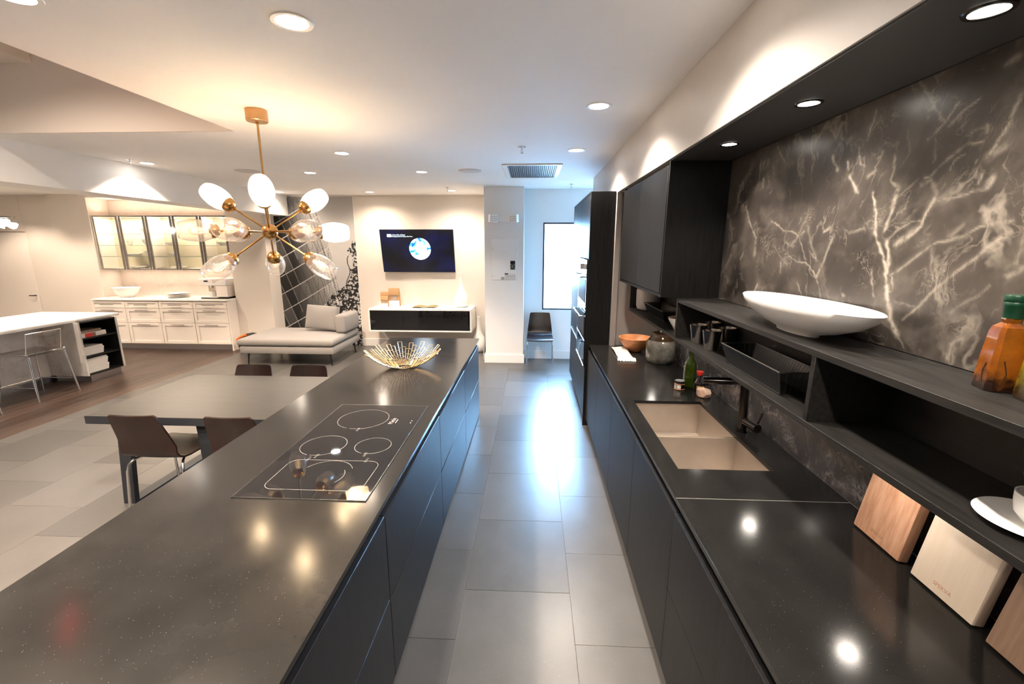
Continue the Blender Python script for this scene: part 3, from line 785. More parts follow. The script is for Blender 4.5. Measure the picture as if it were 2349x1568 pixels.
for nm, lab, z0, z1 in (('coffee_machine', 'built-in coffee machine with glass front, uppermost in the oven housing', 1.655, 1.808), ('oven', 'built-in oven with steel bar handle in the middle of the housing', 1.305, 1.648), ('steam_oven', 'built-in steam oven with projecting steel handle below the oven', 0.945, 1.298), ('warming_drawer', 'black glass warming drawer lowest in the oven housing', 0.668, 0.938)):
    q = thing(nm, lab, 'appliance', (0.60, 5.0, z0))
    MB().box(0.560, 0.5995, 4.597, YS - .004, z0, z1, b=0.002).build('front', M['glassblack'], q)
    if nm != 'warming_drawer':
        MB().box(0.557, 0.5602, 4.66, YS - .06, z0 + 0.05, z1 - 0.05).build('window', M['alu'] if nm == 'coffee_machine' else M['lacquer'], q)
    MB().box(0.556, 0.561, 4.597, YS - .004, z0, z0 + 0.010, b=0.001).build('trim_strip', M['chrome'], q)
    if nm in ('oven', 'steam_oven'):
        hz = z1 - 0.03 if nm == 'oven' else 1.20
        m = MB(); m.box(0.500, 0.515, 4.64, YS - 0.05, hz, hz + 0.018, b=0.003)
        m.box(0.505, 0.560, 4.66, 4.675, hz + 0.002, hz + 0.016); m.box(0.505, 0.560, YS - 0.085, YS - 0.07, hz + 0.002, hz + 0.016)
        m.build('handle', M['chrome'], q)
    if nm == 'coffee_machine':
        m = MB(); m.cyl((0.54, 4.85, 1.70), (0.54, 4.85, 1.76), 0.02); m.build('spout', M['chrome'], q)

# ================================================================== ISLAND
t = thing('kitchen_island', 'long black kitchen island with handleless drawers on its aisle side', 'kitchen island', (-1.1, 2.2, 0))
MB().box(-1.58, -0.635, -0.6, 4.795, 0.02, 0.8985).build('carcass', M['blackgap'], t)
MB().box(-1.595, -0.633, 4.796, 4.812, 0.0, 0.90).build('end_panel', M['lacquer'], t)
MB().box(-1.597, -1.581, -0.6, 4.795, 0.0, 0.90).build('back_panel', M['lacquer'], t)
ys = [-0.6, 0.50, 1.600, 2.700, 3.787, 4.812]
for a_, b2 in zip(ys[:-1], ys[1:]):
    for z0, z1 in ((0.018, 0.437), (0.443, 0.845)):
        MB().box(-0.632, -0.606, a_ + 0.0018, b2 - 0.0018, z0, z1, b=0.0028).build('drawer_front', M['lacquer'], t)
t = thing('island_worktop', 'black quartz worktop of the long island', 'worktop', (-1.1, 2.2, 0.90))
MB().box(-1.607, -0.597, -0.6, 4.822, 0.9005, 0.9197, b=0.0012).build('slab', M['quartz'], t)

# cooktop
t = thing('induction_cooktop', 'flush black glass induction cooktop with thin white zone markings', 'cooktop', (-0.96, 2.125, 0.92))
MB().box(-1.243, -0.676, 1.583, 2.668, 0.9197, 0.9240, b=0.0010).build('glass_plate', M['glassblack'], t)
m = MB()
for a_, b2, c2, d2 in ((-1.2455, -1.243, 1.5805, 2.6705), (-0.676, -0.6735, 1.5805, 2.6705), (-1.243, -0.676, 1.5805, 1.583), (-1.243, -0.676, 2.668, 2.6705)):
    m.box(a_, b2, c2, d2, 0.9197, 0.9245)
m.build('edge_trim', M['trimdark'], t)
def ring(cx, cy, rx, ry, gap=None, a0=0, a1=360, n=72, w=0.0009):
    m = MB(); bm = m.bm; prev = None
    for i in range(n + 1):
        a = math.radians(a0 + (a1 - a0) * i / n)
        p = []
        for k in (-w, w):
            p.append(bm.verts.new((cx + (rx + k) * math.cos(a), cy + (ry + k) * math.sin(a), 0.92415)))
        if prev: bm.faces.new((prev[0], prev[1], p[1], p[0]))
        prev = p
    return m
ring(-1.010, 2.435, 0.148, 0.148, a0=-100, a1=252).build('zone_marking', M['print'], t)
ring(-1.085, 2.075, 0.115, 0.115, a0=-100, a1=252).build('zone_marking', M['print'], t)
ring(-0.825, 2.083, 0.092, 0.092, a0=-100, a1=252).build('zone_marking', M['print'], t)
ring(-0.945, 1.790, 0.120, 0.120, a0=25, a1=155).build('zone_marking', M['print'], t)
ring(-0.945, 1.770, 0.095, 0.095, a0=-35, a1=35).build('zone_marking', M['print'], t)
def rrect(x0, x1, y0, y1, r, w=0.0009):
    m = MB(); bm = m.bm; prev = None; first = None
    for cx, cy, b0 in ((x1 - r, y1 - r, 0), (x0 + r, y1 - r, 90), (x0 + r, y0 + r, 180), (x1 - r, y0 + r, 270)):
        for i in range(9):
            a = math.radians(b0 + 90 * i / 8)
            p = [bm.verts.new((cx + (r + k) * math.cos(a), cy + (r + k) * math.sin(a), 0.92415)) for k in (-w, w)]
            if prev: bm.faces.new((prev[0], prev[1], p[1], p[0]))
            else: first = p
            prev = p
    bm.faces.new((prev[0], prev[1], first[1], first[0]))
    return m
rrect(-1.165, -0.725, 1.650, 1.915, 0.05).build('zone_marking', M['print'], t)
for cx, cy in ((-0.985, 2.262), (-1.065, 1.935), (-0.83, 1.965), (-1.09, 1.905), (-0.80, 1.905)):
    m = MB()
    for k in range(4): m.box(cx - 0.006, cx + 0.006, cy + 0.012 * k, cy + 0.012 * k + 0.002, 0.9240, 0.92418)
    m.build('scale_marking', M['print'], t)
text('Miele', 0.042, M['print'], frame((-0.826, 2.41, 0.9243), (0, 1, 0), (-1, 0, 0)), t, ext=0.0001)
MB().box(-0.803, -0.799, 2.383, 2.437, 0.9240, 0.92418).build('scale_marking', M['labelgrey'], t)
for yy in (2.42, 2.39): MB().cyl((-0.712, yy, 0.9240), (-0.712, yy, 0.92418), 0.004).build('control_dot', M['labelgrey'], t)

# golden wire bowl on the island
t = thing('wire_bowl', 'golden wire fruit bowl with jagged rim at the far end of the island', 'bowl', (-1.10, 3.60, 0.92))
def gp(a, r):
    return Vector((r * math.cos(a), r * math.sin(a), 0.004 + 0.150 * (r / 0.325) ** 2.2))
N = 56
hs = [0.255 + 0.030 * ((i * 7) % 3) + (0.012 if i % 2 else 0.0) for i in range(N)]
m = MB()
for i in range(N):
    a = 2 * math.pi * i / N
    rt = max(hs[i], hs[i - 1])
    rs = [0.055 + (rt - 0.055) * k / 7 for k in range(8)]
    m.tube([gp(a, r) for r in rs], 0.0026, n=4)
m.build('radial_wire', M['gold'], t, world=False)['kind'] = 'stuff'
m = MB()
for i in range(N):
    a = 2 * math.pi * i / N; b2 = 2 * math.pi * (i + 1) / N
    r = hs[i]; k = 0
    if i % 2: r -= 0.0
    while r > 0.08:
        m.tube([gp(a, r), gp(b2, r)], 0.0022, n=4)
        r -= 0.052
        k += 1
m.build('cross_wire', M['gold'], t, world=False)['kind'] = 'stuff'
m = MB(); m.tube([gp(2 * math.pi * i / 40, 0.055) for i in range(40)], 0.003, n=6, closed=True); m.build('base_ring', M['gold'], t, world=False)

# ================================================================== LIGHT FITTINGS
def downlight(x, y, label, z=CZ, e=None, r=0.078, col=NEUT, group='recessed ceiling downlights', size=2.15, mat='lamp'):
    t = thing('downlight', label, 'ceiling light', (x, y, z), 0, group)
    MB().lathe([(r * 0.80, -0.0005), (r * 0.82, -0.004), (r * 1.04, -0.005), (r * 1.10, -0.0005)], c=(0, 0, 0)).build('trim_ring', M['trimwhite'] if z > 2.6 else M['gunmetal'], t, world=False)
    MB().lathe([(0, -0.002), (r * 0.80, -0.0022), (r * 0.80, -0.0005), (0, -0.0005)]).build('lamp', M[mat], t, world=False)
    l = bpy.data.lights.new('spot_light', 'SPOT')
    l.energy = E_DOWN if e is None else e
    l.spot_size = size + (0.25 if x > 0 and z > 2.6 else 0.55 if y > 7.5 else 0); l.spot_blend = 0.75 if x > 0 else 0.95 if y > 7.5 else 0.45; l.color = col; l.shadow_soft_size = r * 0.7
    o = bpy.data.objects.new('spot_light', l); COL.objects.link(o)
    o.parent = t; o.location = (0, 0, -0.012)
    return t
D = [(-1.005, 2.001, 'large recessed downlight in the ceiling nearest above the island'),
     (-1.93, 1.761, 'recessed downlight cut by the upper left edge of the picture'),
     (0.425, 3.174, 'recessed downlight above the aisle nearest the grey bulkhead'),
     (0.412, 4.537, 'recessed downlight above the aisle close to the ceiling vent'),
     (-1.924, 4.593, 'recessed downlight just behind the chandelier, right of its rod'),
     (-2.849, 5.770, 'recessed downlight left of the far end of the island, above the chaise side'),
     (-1.408, 5.753, 'recessed downlight beside the round speaker above the far end of the island'),
     (-2.833, 7.813, 'recessed downlight washing the wall left of the television'),
     (-1.378, 7.674, 'recessed downlight washing the wall right of the television'),
     (-4.415, 7.764, 'recessed downlight in front of the mural'),
     (-4.366, 5.05, 'recessed downlight close to the white ceiling beam')]
for x, y, lb in D:
    downlight(x, y, lb, e=E_DOWN * (0.8 if x < -4.4 else 1.2 if y > 7.5 else 3.2 if x < -1.5 else 1.5 if x > 0 else 0.9), col=WARM if x < -1.5 else NEUT)
for x, y in ((0.42, 1.8), (0.42, 0.4), (-1.0, 0.5), (-1.93, 0.3), (-4.0, 1.2)):      # the same grid goes on above and behind the viewpoint
    downlight(x, y, 'recessed downlight above and behind the viewpoint', e=E_DOWN * (6.5 if x < -1.5 else 1.15 if x > 0 else .9), col=WARM if x < -1.5 else NEUT, group='recessed downlights out of view')
for (x, y), lb in zip(((0.985, 1.129), (0.985, 1.764), (0.985, 2.414)), ('nearest', 'middle', 'farthest')):
    downlight(x, y, lb + ' of the three small spotlights in the black bulkhead underside', z=2.4515, e=E_SOFFIT, r=0.042, group='small spotlights over the marble', size=2.0)
for x, y in ((-6.4, 5.0), (-6.4, 6.6), (-8.0, 5.0), (-8.0, 6.9), (-9.4, 7.2), (-9.0, 5.6), (-6.4, 3.2)):
    downlight(x, y, 'recessed downlight of the second kitchen hidden behind the beam', e=E_WASH, group='downlights of the second kitchen', col=WARM)
for x, y in ((-3.5, 2.3), (-4.9, 2.3), (-4.2, 0.9)):  # added lamps out of view, brightening the left floor and recess walls
    downlight(x, y, 'added unseen lamp high in the ceiling recess, brightening the left floor', z=3.6995, e=E_DOWN * 1.8, group='added lamps in the ceiling recess', col=WARM, size=2.5)
# pucks below the open shelf
for y in (0.62, 1.36, 2.10, 2.85, 3.60, 4.05):
    t = thing('under_shelf_light', 'small round lamp under the open shelf', 'light', (1.16, y, 1.347), 0, 'lamps below the open shelf')
    MB().lathe([(0, -0.006), (0.026, -0.006), (0.032, -0.0005), (0, -0.0005)]).build('lamp', M['lamp'], t, world=False)
    l = bpy.data.lights.new('spot_light', 'SPOT'); l.energy = E_UNDER; l.spot_size = 2.6; l.spot_blend = 0.7; l.color = NEUT; l.shadow_soft_size = 0.03
    o = bpy.data.objects.new('spot_light', l); COL.objects.link(o); o.parent = t; o.location = (0, 0, -0.012)

# ---- chandelier
HUB = Vector((-1.90, 3.166, 2.045))
ch = thing('chandelier', 'brass sputnik chandelier with twelve seeded glass shades above the dining table', 'chandelier', (HUB.x, HUB.y, CZ))
m = MB(); m.lathe([(0, -0.075), (0.066, -0.075), (0.070, -0.070), (0.070, -0.0005), (0, -0.0005)], c=(HUB.x, HUB.y, CZ), n=40); m.build('canopy', M['brasslight'], ch)
m = MB(); m.cyl((HUB.x, HUB.y, CZ - 0.074), (HUB.x, HUB.y, 2.09), 0.0075); m.cyl((HUB.x, HUB.y, CZ - 0.09), (HUB.x, HUB.y, CZ - 0.074), 0.012); m.cyl((HUB.x, HUB.y, 2.09), (HUB.x, HUB.y, 2.16), 0.010)
m.build('rod', M['brass'], ch)
m = MB(); m.lathe([(0, -0.055)] + [(0.055 * math.cos(a), 0.055 * math.sin(a)) for a in np.linspace(-1.45, 1.45, 15)] + [(0, 0.055)], c=HUB, n=32); m.build('hub', M['brass'], ch)
arm_me = None
def arm_parts(lit):
    out = {}
    m = MB(); m.cyl((0, 0, 0.045), (0, 0, 0.30), 0.0065, n=12); m.cyl((0, 0, 0.285), (0, 0, 0.305), 0.011, n=12); out['lamp_arm'] = m.mesh('lamp_arm', M['brass'])
    m = MB(); m.lathe([(0.010, 0.300), (0.028, 0.304), (0.044, 0.318), (0.051, 0.338), (0.052, 0.352), (0.050, 0.352), (0.048, 0.338), (0.040, 0.320), (0.02, 0.309), (0.0, 0.308)], n=28)
    m.lathe([(0, 0.309), (0.019, 0.309), (0.019, 0.362), (0.015, 0.366), (0, 0.366)], n=16); out['socket_cup'] = m.mesh('socket_cup', M['brass'])
    prof = [(0.047, 0.336), (0.056, 0.356), (0.067, 0.385), (0.0735, 0.42), (0.0735, 0.455), (0.069, 0.49), (0.061, 0.52), (0.052, 0.538), (0.046, 0.541), (0.0445, 0.538)]
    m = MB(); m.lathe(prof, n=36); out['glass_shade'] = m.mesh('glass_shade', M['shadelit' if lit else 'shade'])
    m = MB(); m.lathe([(0, 0.367), (0.013, 0.367), (0.016, 0.385), (0.028, 0.42), (0.031, 0.44), (0.026, 0.465), (0.012, 0.482), (0, 0.485)], n=20)
    out['bulb'] = m.mesh('bulb', M['bulb'] if lit else M['shade'])
    m = MB()
    if not lit:
        for k in range(4):
            a = k * math.pi / 2
            m.tube([(0.008 * math.cos(a), 0.008 * math.sin(a), 0.37), (0.017 * math.cos(a), 0.017 * math.sin(a), 0.425), (0.010 * math.cos(a + .5), 0.010 * math.sin(a + .5), 0.465)], 0.0012, n=5)
        out['filament'] = m.mesh('filament', M['bulbdim'])
    else: m.bm.free()
    return out
AP = {True: arm_parts(True), False: arm_parts(False)}
def az(a, e): 
    a, e = math.radians(a), math.radians(e)
    return Vector((math.cos(a) * math.cos(e), math.sin(a) * math.cos(e), math.sin(e)))
dirs = [(az(31 + 60 * k, 0), k in (0,)) for k in range(6)] + [(az(58 + 120 * k, 33), True) for k in range(3)] + [(az(-1 + 120 * k, -34), False) for k in range(3)]
for d, lit in dirs:
    ps = AP[lit]
    a = bpy.data.objects.new('lamp_arm', ps['lamp_arm']); COL.objects.link(a); a.parent = ch
    a.location = (0, 0, HUB.z - CZ)
    a.rotation_mode = 'QUATERNION'; a.rotation_quaternion = d.to_track_quat('Z', 'Y')
    for nm in ('socket_cup', 'glass_shade', 'bulb', 'filament'):
        if nm in ps:
            o = bpy.data.objects.new(nm, ps[nm]); COL.objects.link(o); o.parent = a
            if nm == 'glass_shade' and lit: o['label'] = 'seeded glass shade with a milky glow painted in'
    l = bpy.data.lights.new('bulb_light', 'POINT'); l.energy = E_BULB if lit else 0.6; l.color = (1.0, 0.67, 0.42); l.shadow_soft_size = 0.03
    if not lit: bpy.data.lights.remove(l); continue
    o = bpy.data.objects.new('bulb_light', l); COL.objects.link(o); o.parent = a; o.location = (0, 0, 0.43)

# ---- other ceiling fittings
t = thing('ceiling_vent', 'large white air vent grille in the ceiling above the aisle', 'vent', (-0.02, 5.75, CZ))
m = MB(); x0, x1, y0, y1 = -0.365, 0.325, 5.25, 6.27
for a_ in ((x0, x0 + .06, y0, y1), (x1 - .06, x1, y0, y1), (x0 + .06, x1 - .06, y0, y0 + .06), (x0 + .06, x1 - .06, y1 - .06, y1)):
    m.box(a_[0], a_[1], a_[2], a_[3], CZ - 0.012, CZ - 0.0005, b=0.003)
m.build('frame', M['trimwhite'], t)
MB().box(x0 + .06, x1 - .06, y0 + .06, y1 - .06, CZ - 0.003, CZ - 0.001).build('duct_opening', M['black'], t)
sl = MB().box(-0.0015, 0.0015, y0 + .06, y1 - .06, -0.016, -0.0035).mesh('slat', M['alu'])
for k in range(24):
    o = bpy.data.objects.new('slat', sl); COL.objects.link(o); o.parent = t
    o.location = (x0 + .072 + k * 0.0237 + 0.02, -5.75, 0)
for x, y, lb in ((-0.786, 5.677, 'round white ceiling speaker beside the air vent'), (-3.56, 5.60, 'round white ceiling speaker partly behind the chandelier rod')):
    m = MB(); m.lathe([(0, -0.010), (0.10, -0.010), (0.135, -0.008), (0.145, -0.0005), (0, -0.0005)], n=40)
    o = m.build('ceiling_speaker', M['speaker'], world=False); o.location = (x, y, CZ); tag(o, lb, 'speaker')
for x, y, lb in ((-0.114, 4.384, 'chrome sprinkler head in front of the ceiling vent'), (-1.376, 7.277, 'small sprinkler head near the television wall'), (-4.378, 4.844, 'sprinkler head beside the downlight near the beam'), (0.568, 6.935, 'sprinkler head near the window wall')):
    t = thing('sprinkler', lb, 'sprinkler', (x, y, CZ), 0, 'ceiling sprinklers')
    MB().lathe([(0, -0.006), (0.035, -0.004), (0.038, -0.0005), (0, -0.0005)]).build('escutcheon', M['chrome'], t, world=False)
    m = MB(); m.cyl((0, 0, -0.006), (0, 0, -0.03), 0.008, n=10); m.tube([(0.006, 0, -0.03), (0.012, 0, -0.04), (0, 0, -0.052)], 0.002, n=5); m.tube([(-0.006, 0, -0.03), (-0.012, 0, -0.04), (0, 0, -0.052)], 0.002, n=5)
    m.lathe([(0, -0.055), (0.016, -0.055), (0.017, -0.052), (0, -0.052)]); m.build('nozzle', M['chrome'], t, world=False)

# column fittings
t = thing('emergency_light', 'white emergency light with two square lamp heads high on the column', 'light', (-0.45, 7.16, 2.33))
MB().box(-0.60, -0.32, 7.11, 7.169, 2.31, 2.41, b=0.008).build('housing', M['whitematt'], t)
for cx, rz in ((-0.63, 0.3), (-0.30, -0.3)):
    m = MB(); m.box(-0.065, 0.065, -0.055, 0.045, -0.06, 0.06, b=0.012, seg=2)
    o = m.build('lamp_head', M['whitematt'], t, world=False); o.location = (cx + 0.45, -0.075, 0.035); o.rotation_euler = (0.1, 0, rz)
    m = MB()
    for i in range(4):
        for j in range(3): m.box(-0.045 + 0.026 * i, -0.033 + 0.026 * i, -0.0568, -0.0552, -0.038 + 0.03 * j, -0.024 + 0.03 * j)
    q = m.build('led_array', M['labelgrey'], o, world=False); q['kind'] = 'stuff'
t = thing('access_panel', 'white access panel on the column with a small black keypad', 'panel', (-0.457, 7.165, 1.40))
MB().box(-0.668, -0.247, 7.160, 7.169, 1.40, 2.047, b=0.003).build('panel_door', M['trimwhite'], t)
m = MB()
for x_, z_ in ((-0.655, 1.89), (-0.262, 1.89), (-0.655, 1.46)): MB().box(x_ - .004, x_ + .004, 7.1575, 7.160, z_ - .006, z_ + .006).build('catch', M['gunmetal'], t)
m.bm.free()
kp = MB().box(-0.361, -0.284, 7.150, 7.1598, 1.568, 1.708, b=0.004).build('keypad', M['black'], t)
m = MB()
for x_, z_ in ((-.35, .08), (-.30, .08), (-.346, .05), (-.326, .05), (-.306, .05), (-.326, .07), (-.326, .03), (-.35, .02), (-.30, .02)):
    m.cyl((x_, 7.1498, 1.568 + z_), (x_, 7.148, 1.568 + z_), 0.0055, n=10)
m.build('key', M['whitematt'], kp)['kind'] = 'stuff'
st = MB().box(-0.453, -0.270, 7.1585, 7.1598, 1.405, 1.512).build('notice_sticker', M['paper'], t)
MB().box(-0.452, -0.396, 7.158, 7.1585, 1.486, 1.510).build('sticker_logo', M['blueprint'], st)
m = MB()
for k in range(4): m.box(-0.447, -0.276, 7.158, 7.1584, 1.412 + 0.019 * k, 1.419 + 0.019 * k)
m.build('small_print', M['greyprint'], st)['kind'] = 'stuff'
s2 = MB().box(-0.512, -0.457, 7.1585, 7.1598, 1.406, 1.447).build('notice_sticker', M['labelgrey'], t)

# ================================================================== TELEVISION WALL
tv = thing('television', 'flat black wall television showing a blue planet, tilted down', 'television', (-2.14, 8.27, 1.453))
tv.rotation_euler = (math.radians(9.7), 0, 0)
Wt = 1.368; Ht = 0.790
MB().box(-Wt / 2, Wt / 2, 0.0, 0.035, 0, Ht, b=0.004).build('bezel', M['black'], tv, world=False)
MB().box(-0.25, 0.25, 0.035, 0.05, 0.12, 0.62).build('wall_bracket', M['black'], tv, world=False)
m_, n_, l_, b_ = nt('tv_picture')
b_.inputs['Base Color'].default_value = (0.004, 0.004, 0.006, 1); b_.inputs['Roughness'].default_value = 0.12
tc = n_.new('ShaderNodeTexCoord')
def math_(op, a, b=None, c=None):
    q = n_.new('ShaderNodeMath'); q.operation = op
    for i, v in enumerate((a, b, c)):
        if v is None: continue
        if isinstance(v, (int, float)): q.inputs[i].default_value = v
        else: l_.new(v, q.inputs[i])
    return q.outputs[0]
sp = n_.new('ShaderNodeSeparateXYZ'); l_.new(tc.outputs['Object'], sp.inputs[0])
PX, PZ = 0.048, 0.437
dx = math_('SUBTRACT', sp.outputs[0], PX); dz = math_('SUBTRACT', sp.outputs[2], PZ)
rr = math_('SQRT', math_('ADD', math_('MULTIPLY', dx, dx), math_('MULTIPLY', dz, dz)))
disc = math_('LESS_THAN', rr, 0.200)
tn = n_.new('ShaderNodeTexNoise'); tn.inputs['Scale'].default_value = 7.5; tn.inputs['Detail'].default_value = 6; tn.inputs['Distortion'].default_value = 0.8
l_.new(tc.outputs['Object'], tn.inputs['Vector'])
cr = n_.new('ShaderNodeValToRGB'); l_.new(tn.outputs['Fac'], cr.inputs[0])
cr.color_ramp.elements[0].position = 0.36; cr.color_ramp.elements[0].color = (0.01, 0.05, 0.45, 1)
cr.color_ramp.elements[1].position = 0.50; cr.color_ramp.elements[1].color = (0.85, 0.97, 1.0, 1)
e_ = cr.color_ramp.elements.new(0.43); e_.color = (0.05, 0.42, 0.9, 1)
mx = n_.new('ShaderNodeMix'); mx.data_type = 'RGBA'; l_.new(disc, mx.inputs['Factor'])
t2 = n_.new('ShaderNodeTexNoise'); t2.inputs['Scale'].default_value = 2.0; l_.new(tc.outputs['Object'], t2.inputs['Vector'])
cr2 = n_.new('ShaderNodeValToRGB'); l_.new(t2.outputs['Fac'], cr2.inputs[0])
cr2.color_ramp.elements[0].position = 0.4; cr2.color_ramp.elements[0].color = (0.0015, 0.0015, 0.002, 1)
cr2.color_ramp.elements[1].position = 0.7; cr2.color_ramp.elements[1].color = (0.002, 0.003, 0.02, 1)
l_.new(cr2.outputs[0], mx.inputs['A']); l_.new(cr.outputs[0], mx.inputs['B'])
l_.new(mx.outputs['Result'], b_.inputs['Emission Color']); b_.inputs['Emission Strength'].default_value = 1.5
MB().box(-Wt / 2 + 0.008, Wt / 2 - 0.008, -0.001, 0.0, 0.012, Ht - 0.008).build('screen', m_, tv, world=False)
M['screenwhite'] = emis('screen_text_white', (0.75, 0.93, 1.0), 1.4)
lg = MB().box(-0.547, -0.470, -0.0022, -0.0012, 0.655, 0.705).build('screen_logo', M['screenwhite'], tv, world=False)
for s_, sz, x_, z_ in (('a Short Film of Earth', 0.030, -0.460, 0.692), ('Photographed from Space, Part Two', 0.026, -0.460, 0.664)):
    me = text_mesh(s_, sz, M['screenwhite'], ext=0.0001, align='LEFT')
    o = bpy.data.objects.new('screen_caption', me); COL.objects.link(o); o.parent = tv
    o.matrix_local = frame((x_, -0.0020, z_), (1, 0, 0), (0, 0, 1))

t = thing('media_console', 'white floating wall console with black glass fronts under the television', 'console', (-2.05, 8.0, 0.405))
m = MB(); A = (-2.98, -1.095)
m.box(A[0], A[1], 7.735, 8.329, 0.795, 0.820, b=0.002); m.box(A[0], A[1], 7.735, 8.329, 0.405, 0.430, b=0.002)
m.box(A[0], A[0] + .025, 7.735, 8.329, 0.4305, 0.7945); m.box(A[1] - .025, A[1], 7.735, 8.329, 0.4305, 0.7945); m.box(A[0] + .026, A[1] - .026, 8.30, 8.328, 0.4305, 0.7945)
m.build('carcass', M['trimwhite'], t)
for a_, b2 in ((A[0] + .027, -2.345), (-2.342, A[1] - .027)):
    MB().box(a_, b2, 7.742, 7.76, 0.433, 0.793, b=0.001).build('glass_front', M['glassblack'], t)
def vase(name, label, x, y, z, h=0.62):
    k = h / 0.62
    prof = [(0, 0), (0.085, 0), (0.112, 0.02), (0.132, 0.08), (0.136, 0.135), (0.120, 0.20), (0.080, 0.285), (0.048, 0.36), (0.034, 0.44), (0.030, 0.53), (0.033, 0.61), (0.036, 0.62), (0.030, 0.62), (0.026, 0.60), (0.0, 0.55)]
    o = MB().lathe([(r * k, zz * k) for r, zz in prof], n=40).build('bottle_vase', M['whitematt'], world=False)
    o.location = (x, y, z); tag(o, label, 'vase')
vase('v', 'tall white bottle vase standing on the right end of the floating console', -1.325, 8.10, 0.820)
vase('v', 'tall white bottle vase standing on the floor between console and column', -0.99, 7.98, 0.0, 0.66)
def bag(x, y, w, h, label, rz=0):
    t = thing('coffee_bag', label, 'bag', (x, y, 0.8205), rz)
    d = 0.05
    m = MB(); m.hexa([(-w / 2, -d, 0), (w / 2, -d, 0), (w / 2, d, 0), (-w / 2, d, 0), (-w / 2, -0.03, h * .70), (w / 2, -0.03, h * .70), (w / 2, 0.02, h * .70), (-w / 2, 0.02, h * .70)], b=0.004)
    m.build('paper_body', M['kraft'], t, world=False)
    m = MB(); m.hexa([(-w / 2 - .002, -d - .004, h * .62), (w / 2 + .002, -d - .004, h * .62), (w / 2 + .002, 0.03, h * .62), (-w / 2 - .002, 0.03, h * .62), (-w / 2, -0.030, h), (w / 2, -0.030, h), (w / 2, -0.012, h), (-w / 2, -0.012, h)], b=0.003)
    m.build('folded_top', M['kraft'], t, world=False)
    m = MB(); m.box(-w / 2 - .001, w / 2 + .001, -d - 0.004, -d + 0.002, 0.002, h * .33); m.build('white_label', M['trimwhite'], t, world=False)
    m = MB(); m.hexa([(-w * .25, -d - .003, h * .34), (w * .22, -d - .003, h * .34), (w * .22, -d + .004, h * .34), (-w * .25, -d + .004, h * .34), (-w * .25, -d + .012, h * .61), (w * .22, -d + .012, h * .61), (w * .22, -d + .018, h * .61), (-w * .25, -d + .018, h * .61)])
    m.build('clear_window', M['brownwindow'], t, world=False)
bag(-2.60, 8.13, 0.20, 0.345, 'tallest kraft paper coffee bag on the console')
bag(-2.80, 8.20, 0.165, 0.27, 'kraft paper coffee bag at the back left of the console')
bag(-2.765, 8.06, 0.135, 0.20, 'smallest kraft paper coffee bag in front of another one')
t = thing('magazine', 'open magazine with green and yellow pictures lying on the floating console', 'magazine', (-2.0, 8.05, 0.8205), 0.05)
for s_ in (-1, 1):
    MB().grid(0, 0.225 * s_, -0.15, 0.15, 8, 2, lambda u, v, s_=s_: (u, v, 0.004 + 0.018 * math.sin(abs(u) / 0.225 * math.pi * 0.9))).build('page', M['greenleaf'], t, world=False)
MB().box(-0.235, 0.235, -0.155, 0.155, 0, 0.0035).build('cover', M['paper'], t, world=False)
o = single(MB().hexa([(-0.845, 7.30, 0.0), (-0.825, 7.30, 0.0), (-0.825, 7.82, 0.0), (-0.845, 7.82, 0.0), (-0.802, 7.36, 0.62), (-0.790, 7.36, 0.62), (-0.790, 7.80, 0.62), (-0.802, 7.80, 0.62)]), 'leaning_board', M['greyboard'], 'thin grey board leaning against the side of the column', 'board', (-0.83, 7.56, 0))

# ---- mural
t = tag(thing('wall_mural', 'black and white photo mural of a glass tower and leafy branches', 'mural', (-4.1, 8.325, 0)))
nu, nv = 170, 330
U = np.linspace(0, 1, nu + 1); Vv = np.linspace(0, 1, nv + 1)
UU, VV = np.meshgrid(U, Vv, indexing='ij')       # VV 0 at the floor
def hsh(a, b): return np.modf(np.abs(np.sin(a * 127.1 + b * 311.7) * 43758.5453))[0]
def vnoise(x, y):
    xi, yi = np.floor(x), np.floor(y); xf, yf = x - xi, y - yi
    xf = xf * xf * (3 - 2 * xf); yf = yf * yf * (3 - 2 * yf)
    return (hsh(xi, yi) * (1 - xf) + hsh(xi + 1, yi) * xf) * (1 - yf) + (hsh(xi, yi + 1) * (1 - xf) + hsh(xi + 1, yi + 1) * xf) * yf
val = 0.56 - 0.20 * np.clip((VV - 0.6) / 0.4, 0, 1) + 0.02 * vnoise(UU * 6, VV * 9)
# tower: right edge runs from upper centre to lower right
edge = 0.42 + 0.42 * np.sqrt(np.clip(1 - VV, 0, 1))
tower = UU < edge
Wd, Hd = 1.0, 2.0
A_ = (VV * Hd - UU * 0.55 - 0.10 * UU ** 2) / 0.235           # near-horizontal mullions climbing to the right
B_ = (UU * Wd + VV * Hd * 0.33 + 0.12 * VV ** 2) / (0.150 - 0.055 * np.clip(UU, 0, 1))   # steep mullions leaning left
ca, cb2 = np.floor(A_), np.floor(B_); fa, fb = A_ - ca, B_ - cb2
sh = hsh(ca, cb2)
darkness = np.clip(1.38 - UU / np.maximum(edge, .01) * 1.25 - 0.15 * (1 - VV), 0, 1)
pane = 0.012 + 0.06 * sh * (sh > .6) + (1 - darkness) ** 1.6 * (0.50 + 0.18 * sh)
pane *= 0.8 + 0.4 * fa
diag = np.abs(fa - fb) < 0.05
pane = np.where(diag & (hsh(ca, cb2 + 5) > .45), pane * 0.55, pane)
pane = np.where(fb < 0.05, np.where(UU > .25, 0.03, 0.3), pane)
pane = np.where(fa < 0.045, 0.58, pane)
val = np.where(tower, pane, val)
lines = (np.abs(np.modf((UU - edge) * 26 + VV * 3)[0]) < .12) & (UU > edge - 0.20) & tower
val = np.where(lines, 0.08, val)
